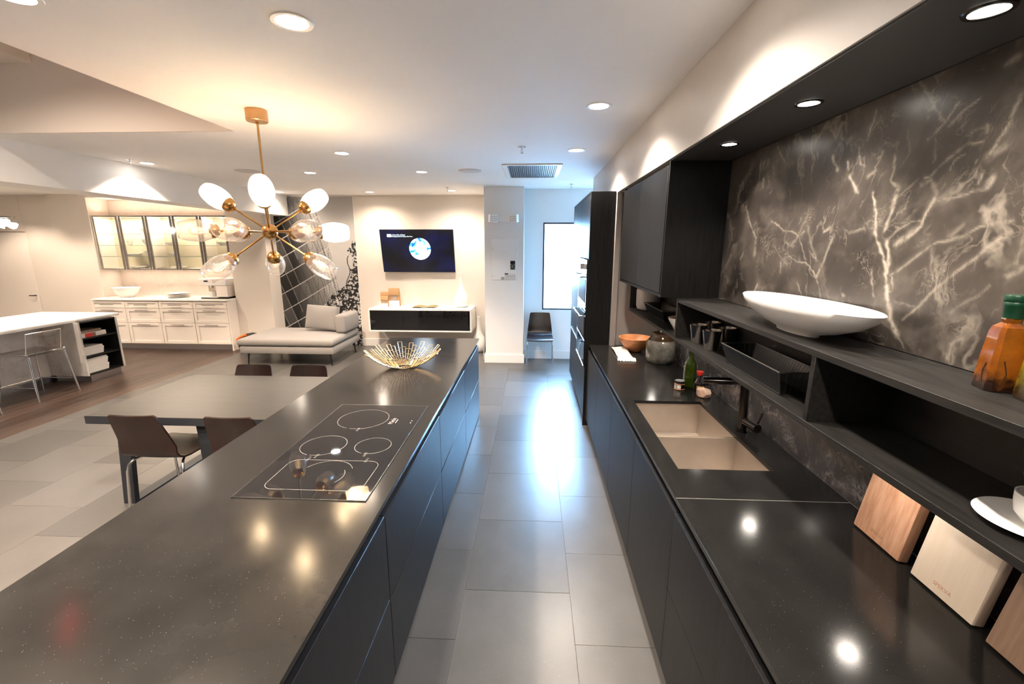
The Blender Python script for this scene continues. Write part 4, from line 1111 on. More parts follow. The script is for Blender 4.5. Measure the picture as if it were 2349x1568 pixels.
# branches at the right
den = np.clip((UU - (0.93 - 0.33 * np.exp(-((VV - .30) / .13) ** 2) - 0.16 * np.exp(-((VV - .12) / .14) ** 2) + .05 * vnoise(VV * 40, UU * 5))) / 0.05, 0, 1)
top = (VV < 0.66)
leaf = vnoise(UU * 46 + 3, VV * 95) * 0.6 + vnoise(UU * 90, VV * 180 + 7) * 0.4
lf = (den > 0) & top & (leaf > 0.46)
upper = (VV >= 0.40) & (VV < 0.72) & (UU > 0.80 + 0.15 * vnoise(VV * 17, VV * 3) + 0.25 * (VV - .4)) & (leaf > 0.52)
val = np.where(lf | upper, 0.012, val)
tw = (np.abs(UU - (0.80 + 0.20 * (VV - .1) + 0.02 * np.sin(VV * 40))) < 0.006) & (VV < 0.62)
val = np.where(tw, 0.02, val)
me = bpy.data.meshes.new('print_sheet')
X0_, X1_, Z0_, Z1_ = -4.895, -3.352, 0.002, 2.832
V = np.stack([(X0_ + (X1_ - X0_) * UU).ravel(), np.full(UU.size, 8.322), (Z0_ + (Z1_ - Z0_) * VV).ravel()], 1)
i0 = (np.arange(nu)[:, None] * (nv + 1) + np.arange(nv)[None, :]).ravel()
F = np.stack([i0, i0 + nv + 1, i0 + nv + 2, i0 + 1], 1)
me.vertices.add(len(V)); me.vertices.foreach_set('co', (V - np.array([-4.1, 8.325, 0])).ravel())
me.loops.add(F.size); me.loops.foreach_set('vertex_index', F.ravel().astype(np.int32))
me.polygons.add(len(F)); me.polygons.foreach_set('loop_start', np.arange(0, F.size, 4, dtype=np.int32))
me.update(calc_edges=True)
a = me.attributes.new('tone', 'FLOAT', 'POINT'); a.data.foreach_set('value', val.ravel().astype(np.float32))
m_, n_, l_, b_ = nt('mural_print')
at = n_.new('ShaderNodeAttribute'); at.attribute_name = 'tone'
vm = n_.new('ShaderNodeVectorMath'); vm.operation = 'SCALE'; vm.inputs[0].default_value = (1.0, 0.97, 0.94); l_.new(at.outputs['Fac'], vm.inputs['Scale'])
l_.new(vm.outputs[0], b_.inputs['Base Color']); b_.inputs['Roughness'].default_value = 0.6
me.materials.append(m_)
o = bpy.data.objects.new('print_sheet', me); COL.objects.link(o); o.parent = t
m = MB(); m.box(X0_ - .004, X1_ + .006, 8.3225, 8.329, Z0_, Z1_ + .004); m.build('backing_board', M['trimwhite'], t)

# ---- chaise longue
t = thing('chaise_longue', 'light grey fabric chaise longue on slim metal legs in front of the mural', 'sofa', (-4.0, 7.25, 0))
MB().box(-4.80, -3.225, 6.76, 7.86, 0.205, 0.325, b=0.02, seg=2).build('base', M['fabric'], t)
m = MB(); bm = m.bm
def cushion(x0, x1, y0, y1, z0, z1, r=0.05, n=16, puff=0.02):
    m = MB(); V_ = []
    bm = m.bm
    def P_(u, v, top):
        ex = min(u, 1 - u) * (x1 - x0); ey = min(v, 1 - v) * (y1 - y0)
        e = min(ex, ey); k = math.sqrt(max(0, 1 - (1 - min(e / r, 1)) ** 2))
        zc = (z0 + z1) / 2; hz = (z1 - z0) / 2
        x = x0 + u * (x1 - x0); y = y0 + v * (y1 - y0)
        z = zc + (hz * (0.35 + 0.65 * k) + (puff * math.sin(math.pi * u) * math.sin(math.pi * v) if top > 0 else 0)) * top
        return (x, y, z)
    us = [0, .01, .03, .06, .12] + [0.12 + 0.76 * i / 8 for i in range(1, 8)] + [.88, .94, .97, .99, 1]
    T = [[bm.verts.new(P_(u, v, 1)) for v in us] for u in us]; B = [[bm.verts.new(P_(u, v, -1)) for v in us] for u in us]
    k = len(us)
    for i in range(k - 1):
        for j in range(k - 1):
            bm.faces.new((T[i][j], T[i + 1][j], T[i + 1][j + 1], T[i][j + 1])); bm.faces.new((B[i][j], B[i][j + 1], B[i + 1][j + 1], B[i + 1][j]))
    for i in range(k - 1):
        for (a_, b2) in ((T[i][0], T[i + 1][0]), ):
            bm.faces.new((T[i][0], B[i][0], B[i + 1][0], T[i + 1][0])); bm.faces.new((T[i][-1], T[i + 1][-1], B[i + 1][-1], B[i][-1]))
            bm.faces.new((T[0][i], T[0][i + 1], B[0][i + 1], B[0][i])); bm.faces.new((T[-1][i], B[-1][i], B[-1][i + 1], T[-1][i + 1]))
    return m
m.bm.free()
cushion(-4.82, -3.222, 6.745, 7.82, 0.328, 0.455, r=0.07).build('seat_cushion', M['fabric'], t, sharp=60)
m = MB(); m.box(-3.40, -3.205, 7.25, 7.87, 0.462, 0.78, b=0.05, seg=4); m.build('back_rest', M['fabric'], t, sharp=60)
for x_, y_ in ((-4.70, 6.84), (-3.31, 6.83), (-3.30, 7.78), (-4.70, 7.78)):
    m = MB(); m.cyl((x_, y_, 0.204), (x_ + (0.02 if x_ > -4 else -0.02), y_ - 0.01, 0.0), 0.016, 0.009, n=10); m.build('leg', M['gunmetal'], t)
pil = cushion(-0.29, 0.29, -0.21, 0.21, -0.085, 0.085, r=0.17, puff=0.03).build('cushion', M['fabric'], None, sharp=70)
pil.location = (-3.70, 7.46, 0.70); pil.rotation_euler = (math.radians(76), math.radians(3), math.radians(-6))
tag(pil, 'square grey scatter cushion leaning on the chaise back rest', 'cushion')
t = thing('backpack', 'black backpack with an orange strap half hidden behind the chaise', 'bag', (-5.2, 7.75, 0))
m = MB(); m.lathe([(0, 0), (0.26, 0.0), (0.30, 0.10), (0.27, 0.24), (0.16, 0.33), (0, 0.36)], c=(0, 0, 0), sx=1.0, sy=0.45, n=18); m.build('pack_body', M['bagblack'], t, world=False)
m = MB(); m.tube([(-0.27, -0.06, 0.16), (-0.26, -0.08, 0.24), (-0.18, -0.09, 0.29), (-0.08, -0.08, 0.33)], 0.022, n=8); m.build('shoulder_strap', M['orange'], t, world=False)

# ================================================================== DINING GROUP
t = thing('dining_table', 'grey oak dining table with black edge behind the island', 'table', (-2.54, 3.31, 0))
MB().box(-3.205, -1.868, 2.797, 3.822, 0.7475, 0.7505).build('veneer_top', M['tabletop'], t)
MB().box(-3.205, -1.868, 2.797, 3.822, 0.690, 0.7473, b=0.001).build('table_top', M['tableedge'], t)
for xt, xb in ((-2.995, -3.085), (-2.39, -2.39)):
    w_ = 0.045
    m = MB()
    for ya, yb in ((2.86, 2.90), (3.70, 3.74)):
        m.hexa([(xb - w_, ya + (0.02 if ya < 3 else -0.02), 0), (xb + w_, ya + (0.02 if ya < 3 else -0.02), 0), (xb + w_, yb + (0.02 if ya < 3 else -0.02), 0), (xb - w_, yb + (0.02 if ya < 3 else -0.02), 0),
                (xt - w_, ya, 0.689), (xt + w_, ya, 0.689), (xt + w_, yb, 0.689), (xt - w_, yb, 0.689)])
    m.box(xb - w_, xb + w_, 2.92, 3.68, 0.0, 0.014)
    m.build('leg_frame', M['tableedge'], t)['label'] = 'black flat steel trestle loop'
def chair(label, x, y, rz, group):
    t = thing('dining_chair', label, 'chair', (x, y, 0), rz, group)
    # path of the bent ply shell: front lip -> seat -> curve -> back top, y forward, z up; local -y is the back
    path = [(0.235, 0.435, .205), (0.225, 0.452, .213), (0.20, 0.460, .216), (0.10, 0.456, .217), (0.0, 0.452, .216), (-0.12, 0.454, .214), (-0.175, 0.462, .212), (-0.205, 0.480, .21), (-0.222, 0.510, .208), (-0.236, 0.56, .204), (-0.262, 0.65, .192), (-0.292, 0.74, .180), (-0.310, 0.795, .173), (-0.316, 0.815, .168), (-0.321, 0.828, .155)]
    m = MB(); bm = m.bm
    us = [-1, -.8, -.5, -.2, .2, .5, .8, 1]
    def row(i, off):
        y_, z_, w_ = path[i]
        a = path[max(i - 1, 0)]; b = path[min(i + 1, len(path) - 1)]
        ty, tz = b[0] - a[0], b[1] - a[1]; L = math.hypot(ty, tz); ny_, nz_ = tz / L, -ty / L
        out = []
        for u in us:
            curve = 0.020 * (u * u) * (1 if i > 8 else 0.3) * (1 if i > 8 else 1)
            out.append(bm.verts.new((u * w_, y_ + ny_ * (off) + (curve if i > 8 else 0), z_ + nz_ * off + (curve if i <= 8 else 0))))
        return out
    A = [row(i, 0.0) for i in range(len(path))]; B = [row(i, -0.012) for i in range(len(path))]
    k = len(us)
    for i in range(len(path) - 1):
        for j in range(k - 1):
            bm.faces.new((A[i][j], A[i][j + 1], A[i + 1][j + 1], A[i + 1][j])); bm.faces.new((B[i][j], B[i + 1][j], B[i + 1][j + 1], B[i][j + 1]))
        bm.faces.new((A[i][0], A[i + 1][0], B[i + 1][0], B[i][0])); bm.faces.new((A[i][-1], B[i][-1], B[i + 1][-1], A[i + 1][-1]))
    for j in range(k - 1):
        bm.faces.new((A[0][j], B[0][j], B[0][j + 1], A[0][j + 1])); bm.faces.new((A[-1][j], A[-1][j + 1], B[-1][j + 1], B[-1][j]))
    m.build('seat_shell', M['walnut'], t, world=False, sharp=50)
    m = MB()
    m.tube([(-0.15, 0.12, 0.442), (-0.15, -0.10, 0.436)], 0.008, n=8); m.tube([(0.15, 0.12, 0.442), (0.15, -0.10, 0.436)], 0.008, n=8); m.tube([(-0.15, 0.0, 0.434), (0.15, 0.0, 0.434)], 0.009, n=8)
    m.build('seat_frame', M['chrome'], t, world=False)
    for sx in (-1, 1):
        for pts in ([(0.15 * sx, 0.11, 0.435), (0.185 * sx, 0.165, 0.430), (0.202 * sx, 0.190, 0.405), (0.208 * sx, 0.200, 0.36), (0.215 * sx, 0.215, 0.0)],
                    [(0.15 * sx, -0.10, 0.432), (0.185 * sx, -0.165, 0.425), (0.202 * sx, -0.195, 0.395), (0.210 * sx, -0.207, 0.35), (0.220 * sx, -0.240, 0.0)]):
            MB().tube(pts, 0.0095, n=10).build('leg', M['chrome'], t, world=False)
    return t
chair('dark walnut chair with chrome legs, nearest the table corner at the left', -2.70, 2.955, 0, 'bent ply chairs around the table')
chair('dark walnut chair half hidden behind the island worktop', -2.03, 2.955, 0, 'bent ply chairs around the table')
chair('dark walnut chair at the far side of the table, left one', -2.66, 3.62, math.pi, 'bent ply chairs around the table')
chair('dark walnut chair at the far side of the table, right one', -2.12, 3.62, math.pi, 'bent ply chairs around the table')
chair('single dark chair with chrome legs standing below the tall window', 0.135, 7.13, math.pi, None)

# ================================================================== SECOND KITCHEN AT THE LEFT
t = thing('white_island', 'white marble island with thick pale worktop in the second kitchen', 'kitchen island', (-7.0, 4.2, 0))
MB().box(-7.68, -6.43, 1.0, 6.44, 0.880, 0.922, b=0.008, seg=2).build('worktop', M['topwhite'], t)
MB().box(-7.60, -6.93, 1.05, 6.36, 0.10, 0.879).build('body', M['marblewhite'], t)
MB().box(-7.56, -6.98, 1.1, 6.30, 0.0, 0.099).build('plinth', M['alu'], t)
MB().box(-6.929, -6.365, 5.735, 5.76, 0.10, 0.879, b=0.001).build('end_panel', M['marblewhite'], t)
MB().box(-6.929, -6.365, 6.30, 6.325, 0.10, 0.879, b=0.001).build('end_panel', M['marblewhite'], t)
MB().box(-6.929, -6.40, 5.80, 6.28, 0.0, 0.099).build('plinth', M['alu'], t)
bc = t
for z in (0.10, 0.360, 0.625, 0.860):
    MB().box(-6.929, -6.375, 5.761, 6.299, z, z + 0.018).build('shelf_board', M['black'], bc)
MB().box(-6.914, -6.378, 5.7605, 5.768, 0.119, 0.859).build('shelf_side', M['black'], bc); MB().box(-6.914, -6.378, 6.292, 6.2995, 0.119, 0.859).build('shelf_side', M['black'], bc)
MB().box(-6.929, -6.915, 5.761, 6.299, 0.118, 0.86).build('shelf_back', M['black'], bc)
def lying(name, y0, y1, x0, x1, z, h, mat, label, cat, group=None, rz=0.0):
    o = MB().box(-(x1 - x0) / 2, (x1 - x0) / 2, -(y1 - y0) / 2, (y1 - y0) / 2, 0, h, b=0.002).build(name, M[mat], world=False)
    o.location = ((x0 + x1) / 2, (y0 + y1) / 2, z); o.rotation_euler = (0, 0, rz)
    return tag(o, label, cat, group)
q = thing('book', 'thick book with red and white spine lying on the top shelf of the white island', 'book', (-6.55, 5.955, 0.6435))
MB().box(-0.14, 0.135, -0.175, 0.205, 0.004, 0.056).build('page_block', M['paper'], q, world=False)
MB().box(0.1355, 0.142, -0.177, 0.207, 0.0, 0.060, b=0.001).build('spine', M['paper'], q, world=False)
MB().box(0.1425, 0.1435, -0.110, 0.0, 0.002, 0.058).build('spine_band', M['redbook'], q, world=False)
MB().box(0.1425, 0.1435, 0.001, 0.045, 0.002, 0.058).build('spine_band', M['brownbook'], q, world=False)
MB().box(-0.14, 0.142, -0.177, 0.207, 0.0605, 0.063).build('cover', M['paper'], q, world=False)
q = thing('book', 'thin brown book lying uppermost on the top shelf of the white island', 'book', (-6.56, 5.935, 0.7070))
MB().box(-0.13, 0.125, -0.155, 0.185, 0.002, 0.030).build('page_block', M['brownbook'], q, world=False)
MB().box(-0.13, 0.13, -0.157, 0.187, 0.0305, 0.034).build('cover', M['brownbook'], q, world=False)
def ORD(k, n):
    w = ['lowest', 'second from below', 'third from below', 'fourth from below', 'fifth from below', 'sixth from below', 'seventh from below', 'eighth from below']
    return 'topmost' if k == n - 1 else w[k]
for z0, n_b, hh, w_, nm in ((0.3785, 5, 0.024, 0.30, 'middle'), (0.1185, 9, 0.0225, 0.33, 'bottom')):
    for k in range(n_b):
        dd = 0.003 * ((k * 5) % 4)
        o = lying('catalogue', 5.79 + dd, 5.79 + w_ + dd, -6.70, -6.43 + dd, z0 + k * (hh + 0.0012), hh, 'paper',
                  'white catalogue, %s on the %s shelf of the white island' % (ORD(k, n_b), nm), 'book', 'white catalogues on the %s shelf' % nm)
o = MB().lathe([(0, 0), (0.06, 0), (0.10, 0.02), (0.11, 0.09), (0.104, 0.09), (0.095, 0.025), (0, 0.012)], n=30).build('serving_bowl', M['white'], world=False)
o.location = (-7.03, 5.22, 0.9225); tag(o, 'white bowl on the white island cut by the left picture edge', 'bowl')
def stool(y, label):
    t = thing('bar_stool', label, 'stool', (-6.46, y, 0), 0, 'clear acrylic bar stools at the white island')
    m = MB(); m.box(-0.225, 0.215, -0.225, 0.225, 0.600, 0.612, b=0.004); m.build('seat', M['acrylic'], t, world=False)
    m = MB(); m.hexa([(0.175, -0.205, 0.613), (0.185, -0.205, 0.613), (0.185, 0.205, 0.613), (0.175, 0.205, 0.613), (0.225, -0.205, 0.87), (0.235, -0.205, 0.87), (0.235, 0.205, 0.87), (0.225, 0.205, 0.87)], b=0.003); m.build('backrest', M['acrylic'], t, world=False)
    m = MB(); m.tube([(0.182, -0.205, 0.615), (0.232, -0.205, 0.868), (0.232, 0.205, 0.868), (0.182, 0.205, 0.615)], 0.0035, n=6); m.build('backrest_rim', M['acrylicedge'], t, world=False)
    m = MB(); m.box(-0.235, 0.225, -0.235, -0.2255, 0.584, 0.612, b=0.002); m.box(-0.235, 0.225, 0.2255, 0.235, 0.584, 0.612, b=0.002); m.box(0.2155, 0.225, -0.225, 0.225, 0.584, 0.612, b=0.002); m.box(-0.235, -0.2255, -0.225, 0.225, 0.584, 0.612, b=0.002)
    m.build('seat_rim', M['chrome'], t, world=False)
    for sx in (-1, 1):
        for sy in (-1, 1):
            m = MB(); m.tube([(0.205 * sx, 0.21 * sy, 0.598), (0.262 * sx, 0.25 * sy, 0.0)], 0.014, n=10); m.build('leg', M['chrome'], t, world=False)
    m = MB(); m.tube([(-0.245, -0.237, 0.18), (0.245, -0.237, 0.18)], 0.007, n=8); m.build('footrest', M['chrome'], t, world=False)
    m = MB(); m.tube([(-0.245, 0.237, 0.18), (0.245, 0.237, 0.18)], 0.007, n=8); m.build('footrest', M['chrome'], t, world=False)
    m = MB(); m.tube([(-0.245, -0.237, 0.18), (-0.245, 0.237, 0.18)], 0.007, n=8); m.build('footrest', M['chrome'], t, world=False)
stool(5.18, 'clear acrylic bar stool on chrome legs tucked at the white island')
stool(4.28, 'clear acrylic bar stool of which only a leg shows at the left picture edge')

# coffee sideboard
t = thing('drawer_sideboard', 'cream shaker drawer cabinet with white top in the lit niche', 'cabinet', (-6.93, 8.0, 0))
MB().box(-8.18, -5.625, 7.775, 8.39, 0.11, 0.935).build('carcass', M['cabwhite'], t)
MB().box(-8.13, -5.65, 7.84, 8.39, 0.0, 0.109).build('plinth', M['alu'], t)
MB().box(-5.624, -5.602, 7.745, 7.984, 0.0, 0.937, b=0.001).build('side_panel', M['cabwhite'], t)
MB().box(-8.22, -5.595, 7.735, 7.979, 0.938, 0.965, b=0.003).build('worktop', M['topwhite'], t)
MB().box(-8.188, -5.602, 7.9792, 8.39, 0.938, 0.965).build('worktop', M['topwhite'], t)
xs = np.linspace(-8.25, -5.63, 5)
for x0, x1 in zip(xs[:-1], xs[1:]):
    for z0, z1 in ((0.125, 0.520), (0.526, 0.788), (0.794, 0.925)):
        m = MB(); g = 0.004; fw_ = 0.055; x0g, x1g = x0 + g, x1 - g
        fz = 0.035 if z1 - z0 < 0.2 else 0.055
        m.box(x0g, x1g, 7.762, 7.773, z0, z1)
        for a_ in ((x0g, x0g + fw_, z0, z1), (x1g - fw_, x1g, z0, z1), (x0g + fw_, x1g - fw_, z0, z0 + fz), (x0g + fw_, x1g - fw_, z1 - fz, z1)):
            m.box(a_[0], a_[1], 7.750, 7.762, a_[2], a_[3], b=0.002)
        d = m.build('drawer', M['cabwhite'], t)
        m = MB(); cx = (x0 + x1) / 2; hz = z1 - fz * 0.5 if z1 - z0 > .2 else (z0 + z1) / 2
        m.tube([(cx - 0.125, 7.722, hz), (cx + 0.125, 7.722, hz)], 0.006, n=8)
        m.tube([(cx - 0.10, 7.722, hz), (cx - 0.10, 7.750, hz)], 0.004, n=6); m.tube([(cx + 0.10, 7.722, hz), (cx + 0.10, 7.750, hz)], 0.004, n=6)
        m.build('handle', M['handle'], d)
MB().box(-8.188, -5.602, 8.392, 8.399, 0.966, 2.78).build('splash_panel', M['stonelight'], t)['label'] = 'pale stone splashback panel'

# glass wall cabinet
t = thing('glass_wall_cabinet', 'wide glass fronted wall cabinet with lit glass shelves above the drawer cabinet', 'cabinet', (-6.9, 8.2, 1.49))
x0c, x1c, z0c, z1c = -8.185, -5.605, 1.485, 2.48
m = MB()
m.box(x0c, x1c, 8.03, 8.388, z0c, z0c + .02); m.box(x0c, x1c, 8.03, 8.388, z1c - .02, z1c); m.box(x0c, x0c + .018, 8.03, 8.388, z0c + .02, z1c - .02); m.box(x1c - .018, x1c, 8.03, 8.388, z0c + .02, z1c - .02)
m.build('carcass', M['cabwhite'], t)
MB().box(x0c + .018, x1c - .018, 8.375, 8.388, z0c + .02, z1c - .02).build('back_panel', M['cabin'], t)
xs = np.linspace(x0c, x1c, 6)
for a_, b2 in zip(xs[:-1], xs[1:]):
    f_ = MB()
    for q_ in ((a_ + .003, a_ + .052, z0c + .003, z1c - .003), (b2 - .052, b2 - .003, z0c + .003, z1c - .003), (a_ + .052, b2 - .052, z0c + .003, z0c + .03), (a_ + .052, b2 - .052, z1c - .03, z1c - .003)):
        f_.box(q_[0], q_[1], 8.008, 8.028, q_[2], q_[3], b=0.002)
    d = f_.build('door', M['chrome'], t)
    MB().box(a_ + .052, b2 - .052, 8.016, 8.020, z0c + .03, z1c - .03).build('pane', M['doorglass'], d)
for x_ in xs[2:5:2]:
    MB().box(x_ - .008, x_ + .008, 8.04, 8.374, z0c + .021, z1c - .021).build('divider', M['cabwhite'], t)
sz = [1.728, 1.934, 2.145]
segs = ((x0c + .02, xs[2] - .01), (xs[2] + .01, xs[4] - .01), (xs[4] + .01, x1c - .02))
for z in sz:
    for a_, b2 in segs:
        MB().box(a_, b2, 8.06, 8.37, z, z + .007).build('glass_shelf', M['shelfglass'], t)
        MB().box(a_, b2, 8.054, 8.0598, z, z + .007).build('shelf_edge', M['shelfedge'], t)
MB().box(x0c + .03, x1c - .03, 8.05, 8.075, z1c - .027, z1c - .021).build('led_strip', M['led'], t)
area('cabinet_glow', ((x0c + x1c) / 2, 8.15, z1c - .04), (0, 0, 0), 2.4, 0.1, 13, WARM)
area('niche_glow', ((x0c + x1c) / 2, 8.15, z1c + .06), (math.pi, 0, 0), 2.4, 0.1, 4, WARM)
area('splash_glow', ((x0c + x1c) / 2, 8.2, z0c - .02), (0, 0, 0), 2.4, 0.1, 2.5, WARM)
bowlp = lambda r, h: [(0, 0), (r * .45, 0), (r * .5, .005), (r * .85, h * .55), (r, h), (r - .006, h), (r * .8, h * .55), (0, .012)]
lev = [1.506] + [z + .0075 for z in sz]
items = [(234 + 30, 4 - 1, .12, .045), ]
cab = [(-7.62, 0, .15, .045, 'shallow white bowl'), (-7.68, 1, .15, .05, 'flat white bowl'), (-7.70, 2, .055, .085, 'small white cup'),
       (-7.22, 0, .13, .03, 'white plate'), (-7.30, 1, .11, .10, 'deep white bowl'), (-7.32, 2, .11, .11, 'white mixing bowl'), (-7.33, 3, .09, .10, 'white footed bowl'),
       (-6.80, 0, .14, .04, 'white shallow dish'), (-6.85, 1, .10, .06, 'white round bowl'), (-6.86, 2, .11, .05, 'white soup bowl'), (-6.88, 3, .10, .08, 'white straight bowl'),
       (-5.86, 2, .11, .06, 'white oval bowl')]
lvn = ['on the cabinet floor', 'on the lowest glass shelf', 'on the middle glass shelf', 'on the top glass shelf']
dn = {-7: '', }
for x_, k, r, h, nm in cab:
    which = 'leftmost' if x_ < -7.5 else ('second' if x_ < -7.1 else ('third' if x_ < -6.5 else 'rightmost'))
    o = MB().lathe(bowlp(r, h), n=26).build('bowl', M['white'], world=False); o.location = (x_, 8.21, lev[k])
    tag(o, '%s %s behind the %s glass door' % (nm, lvn[k], which), 'bowl', 'white dishes in the glass cabinet')
# things on the sideboard
o = MB().lathe([(0, 0), (0.10, 0), (0.11, .005), (0.20, 0.09), (0.255, 0.185), (0.245, 0.185), (0.19, 0.09), (0, 0.015)], sy=0.72, n=40).build('salad_bowl', M['white'], world=False)
o.location = (-7.80, 8.05, 0.9655); tag(o, 'large wide white bowl at the left end of the cream sideboard', 'bowl')
for k in range(5):
    r = 0.185 - 0.008 * (k % 2) - (0.01 if k > 2 else 0)
    o = MB().lathe([(0, 0), (r * .6, 0), (r, .016), (r, .020), (r * .62, .006), (0, .006)], n=36).build('plate', M['white'], world=False)
    o.location = (-6.80 + .004 * (k % 3), 8.08, 0.9655 + k * 0.0165)
    tag(o, 'white plate, %s in the stack on the cream sideboard' % ORD(k, 5), 'plate', 'stacked white plates')
for x_, w_ in ((-7.22, 'left'), (-7.05, 'right')):
    t = thing('wine_glass', 'clear stemmed glass on the cream sideboard, %s of the pair' % w_, 'glass', (x_, 8.20, 0.9655), 0, 'pair of stemmed glasses')
    MB().lathe([(0, 0.001), (.035, 0.002), (.004, .008), (.004, .10), (.02, .115), (.042, .15), (.045, .19), (.038, .24), (.037, .24), (.043, .19), (.04, .15), (.018, .117), (0, .112)], n=24).build('glass_body', M['shelfglass'], t, world=False)
t = thing('espresso_machine', 'white and steel espresso machine at the right end of the cream sideboard', 'appliance', (-5.93, 8.05, 0.9655))
MB().box(-0.27, 0.25, -0.17, 0.22, 0.0, 0.022, b=0.004).build('base_tray', M['black'], t, world=False)
MB().box(-0.27, 0.06, -0.168, 0.0, 0.0225, 0.032).build('drip_plate', M['trimwhite'], t, world=False)
MB().box(0.03, 0.25, -0.16, 0.22, 0.0325, 0.245, b=0.006).build('body', M['cabwhite'], t, world=False)
MB().box(-0.24, 0.025, 0.02, 0.20, 0.0325, 0.245).build('back_panel', M['steel'], t, world=False)
MB().box(-0.27, 0.25, -0.17, 0.22, 0.246, 0.37, b=0.008).build('head', M['whitematt'], t, world=False)
MB().box(-0.17, -0.09, -0.173, -0.1705, 0.315, 0.340).build('display', M['black'], t, world=False)
m = MB(); m.cyl((-0.09, -0.09, 0.200), (-0.09, -0.09, 0.2455), 0.035, n=16); m.cyl((-0.12, -0.09, 0.18), (-0.12, -0.09, 0.20), 0.008, n=8); m.cyl((-0.06, -0.09, 0.18), (-0.06, -0.09, 0.20), 0.008, n=8); m.build('brew_group', M['chrome'], t, world=False)
o = MB().lathe([(0, 0), (.04, 0), (.055, .10), (.05, .10), (.036, .008), (0, .008)], n=24).build('cup', M['white'], world=False)
o.location = (-6.02, 7.955, 0.9985); tag(o, 'white cup standing under the espresso machine spout', 'cup')
# crystal lamp at the left edge
t = thing('crystal_lamp', 'glowing crystal ceiling lamp cut by the left picture edge', 'lamp', (-8.12, 6.5, 2.85))
MB().lathe([(0, -.5), (.18, -.5), (.18, -.485), (0, -.485)], n=24).build('metal_plate', M['gunmetal'], t, world=False)
MB().cyl((0, 0, -.485), (0, 0, -.001), .008).build('rod', M['gunmetal'], t, world=False)
M['crystal'] = emis('crystal_glow', (1, .93, .82), 3.0)
for k in range(14):
    a = k * 2.4; r = .05 + .011 * k
    m = MB(); m.lathe([(0, -.07), (.035, -.03), (.035, .03), (0, .05)], n=6)
    o = m.build('crystal', M['crystal'], t, world=False); o.location = (r * math.cos(a), r * math.sin(a), -.56 - .025 * (k % 3)); o.rotation_euler = (.3 * (k % 3), .2, a)

# ================================================================== SMALL THINGS ON THE RIGHT
ZS = 0.9205
# oval bowl
o = MB().lathe([(0, 0.004), (.10, .004), (.105, 0), (.125, 0), (.13, .010), (.22, .030), (.32, .062), (.375, .094), (.395, .118), (.390, .121), (.368, .100), (.31, .070), (.20, .040), (0, .030)], sx=0.33, sy=1.0, n=64).build('oval_bowl', M['white'], world=False, sharp=60)
o.location = (1.052, 1.755, 1.6180); o.rotation_euler = (0, 0, 0.0)
tag(o, 'long boat shaped white bowl on top of the black open shelf', 'bowl')
def oil(x, y, mat, label, rz, seed):
    t = thing('oil_bottle', label, 'bottle', (x, y, 1.6180), rz, 'oil bottles on the black shelf')
    w, h = 0.033, 0.150
    m = MB(); bm = m.bm
    sec = [(0, w * .96), (.004, w), (.02, w), (h * .55, w * .92), (h * .92, w * .80), (h, w * .70), (h + .010, w * .42), (h + .020, .0155), (h + .030, .0145)]
    rings = []
    for z, s_ in sec:
        c_ = min(s_ * .28, s_ - .001) if z <= h + .001 else s_ * .45
        pts = []
        for sx, sy in ((1, 1), (-1, 1), (-1, -1), (1, -1)):
            if sx * sy > 0: pts += [(sx * s_, sy * (s_ - c_)), (sx * (s_ - c_), sy * s_)]
            else: pts += [(sx * (s_ - c_), sy * s_), (sx * s_, sy * (s_ - c_))]
        rings.append([bm.verts.new((a, b, z)) for a, b in pts])
    for A, B in zip(rings[:-1], rings[1:]):
        for i in range(8): bm.faces.new((A[i], A[(i + 1) % 8], B[(i + 1) % 8], B[i]))
    bm.faces.new(rings[0][::-1]); bm.faces.new(rings[-1])
    m.build('glass_body', M[mat], t, world=False, sharp=25)
    m = MB(); m.lathe([(0, h + .021), (.0175, h + .021), (.019, h + .045), (.0215, h + .050), (.0215, h + .056), (.020, h + .058), (.0215, h + .060), (.0215, h + .072), (.020, h + .074), (.0, h + .074)], n=28); m.build('cap', M['greencap'], t, world=False)
    r2 = random.Random(seed); 
    for k in (1,):
        sgn = 1 if k % 2 else -1; z0 = .01 + .02 * r2.random(); xx = -.02 + .01 * k
        m = MB(); m.tube([(xx, -w - .0003, z0), (xx + .006 * sgn, -w * .97 - .0008, z0 + .03), (xx - .002 * sgn, -w * .95 - .0008, z0 + .06)], .0011, n=5)
        m.build('herb_sprig', M['herb'], t, world=False)
        m = MB(); m.tube([(-w - .0003, xx, z0), (-w * .97 - .0008, xx + .006 * sgn, z0 + .03), (-w * .95 - .0008, xx, z0 + .05)], .0012, n=5)
        m.build('herb_sprig', M['chili' if (k == 2 and mat == 'oil2') else 'herb'], t, world=False)
oil(1.105, 1.045, 'oil1', 'amber oil bottle with green cap on the black shelf', -0.32, 3)
oil(1.112, 0.958, 'oil2', 'yellow herb oil bottle cut by the right picture edge', -0.30, 5)
# cup and saucer
o = MB().lathe([(0, 0.003), (.035, .003), (.037, 0), (.045, 0), (.085, .012), (.092, .016), (.090, .018), (.05, .007), (.03, .006), (0, .006)], n=48).build('saucer', M['white'], world=False)
o.location = (1.058, 0.865, 1.3705); tag(o, 'white saucer under a cup inside the black shelf box', 'saucer')
t = thing('coffee_cup', 'white cup on a saucer inside the black shelf box', 'cup', (1.068, 0.862, 1.3777))
MB().lathe([(0, 0), (.022, 0), (.026, .004), (.040, .022), (.044, .045), (.045, .066), (.042, .066), (.041, .045), (.036, .024), (0, .008)], n=36).build('cup_body', M['white'], t, world=False)
MB().tube([(.030, -.030, .055), (.045, -.045, .055), (.050, -.050, .035), (.040, -.040, .018), (.030, -.030, .018)], .004, n=8).build('cup_handle', M['white'], t, world=False)
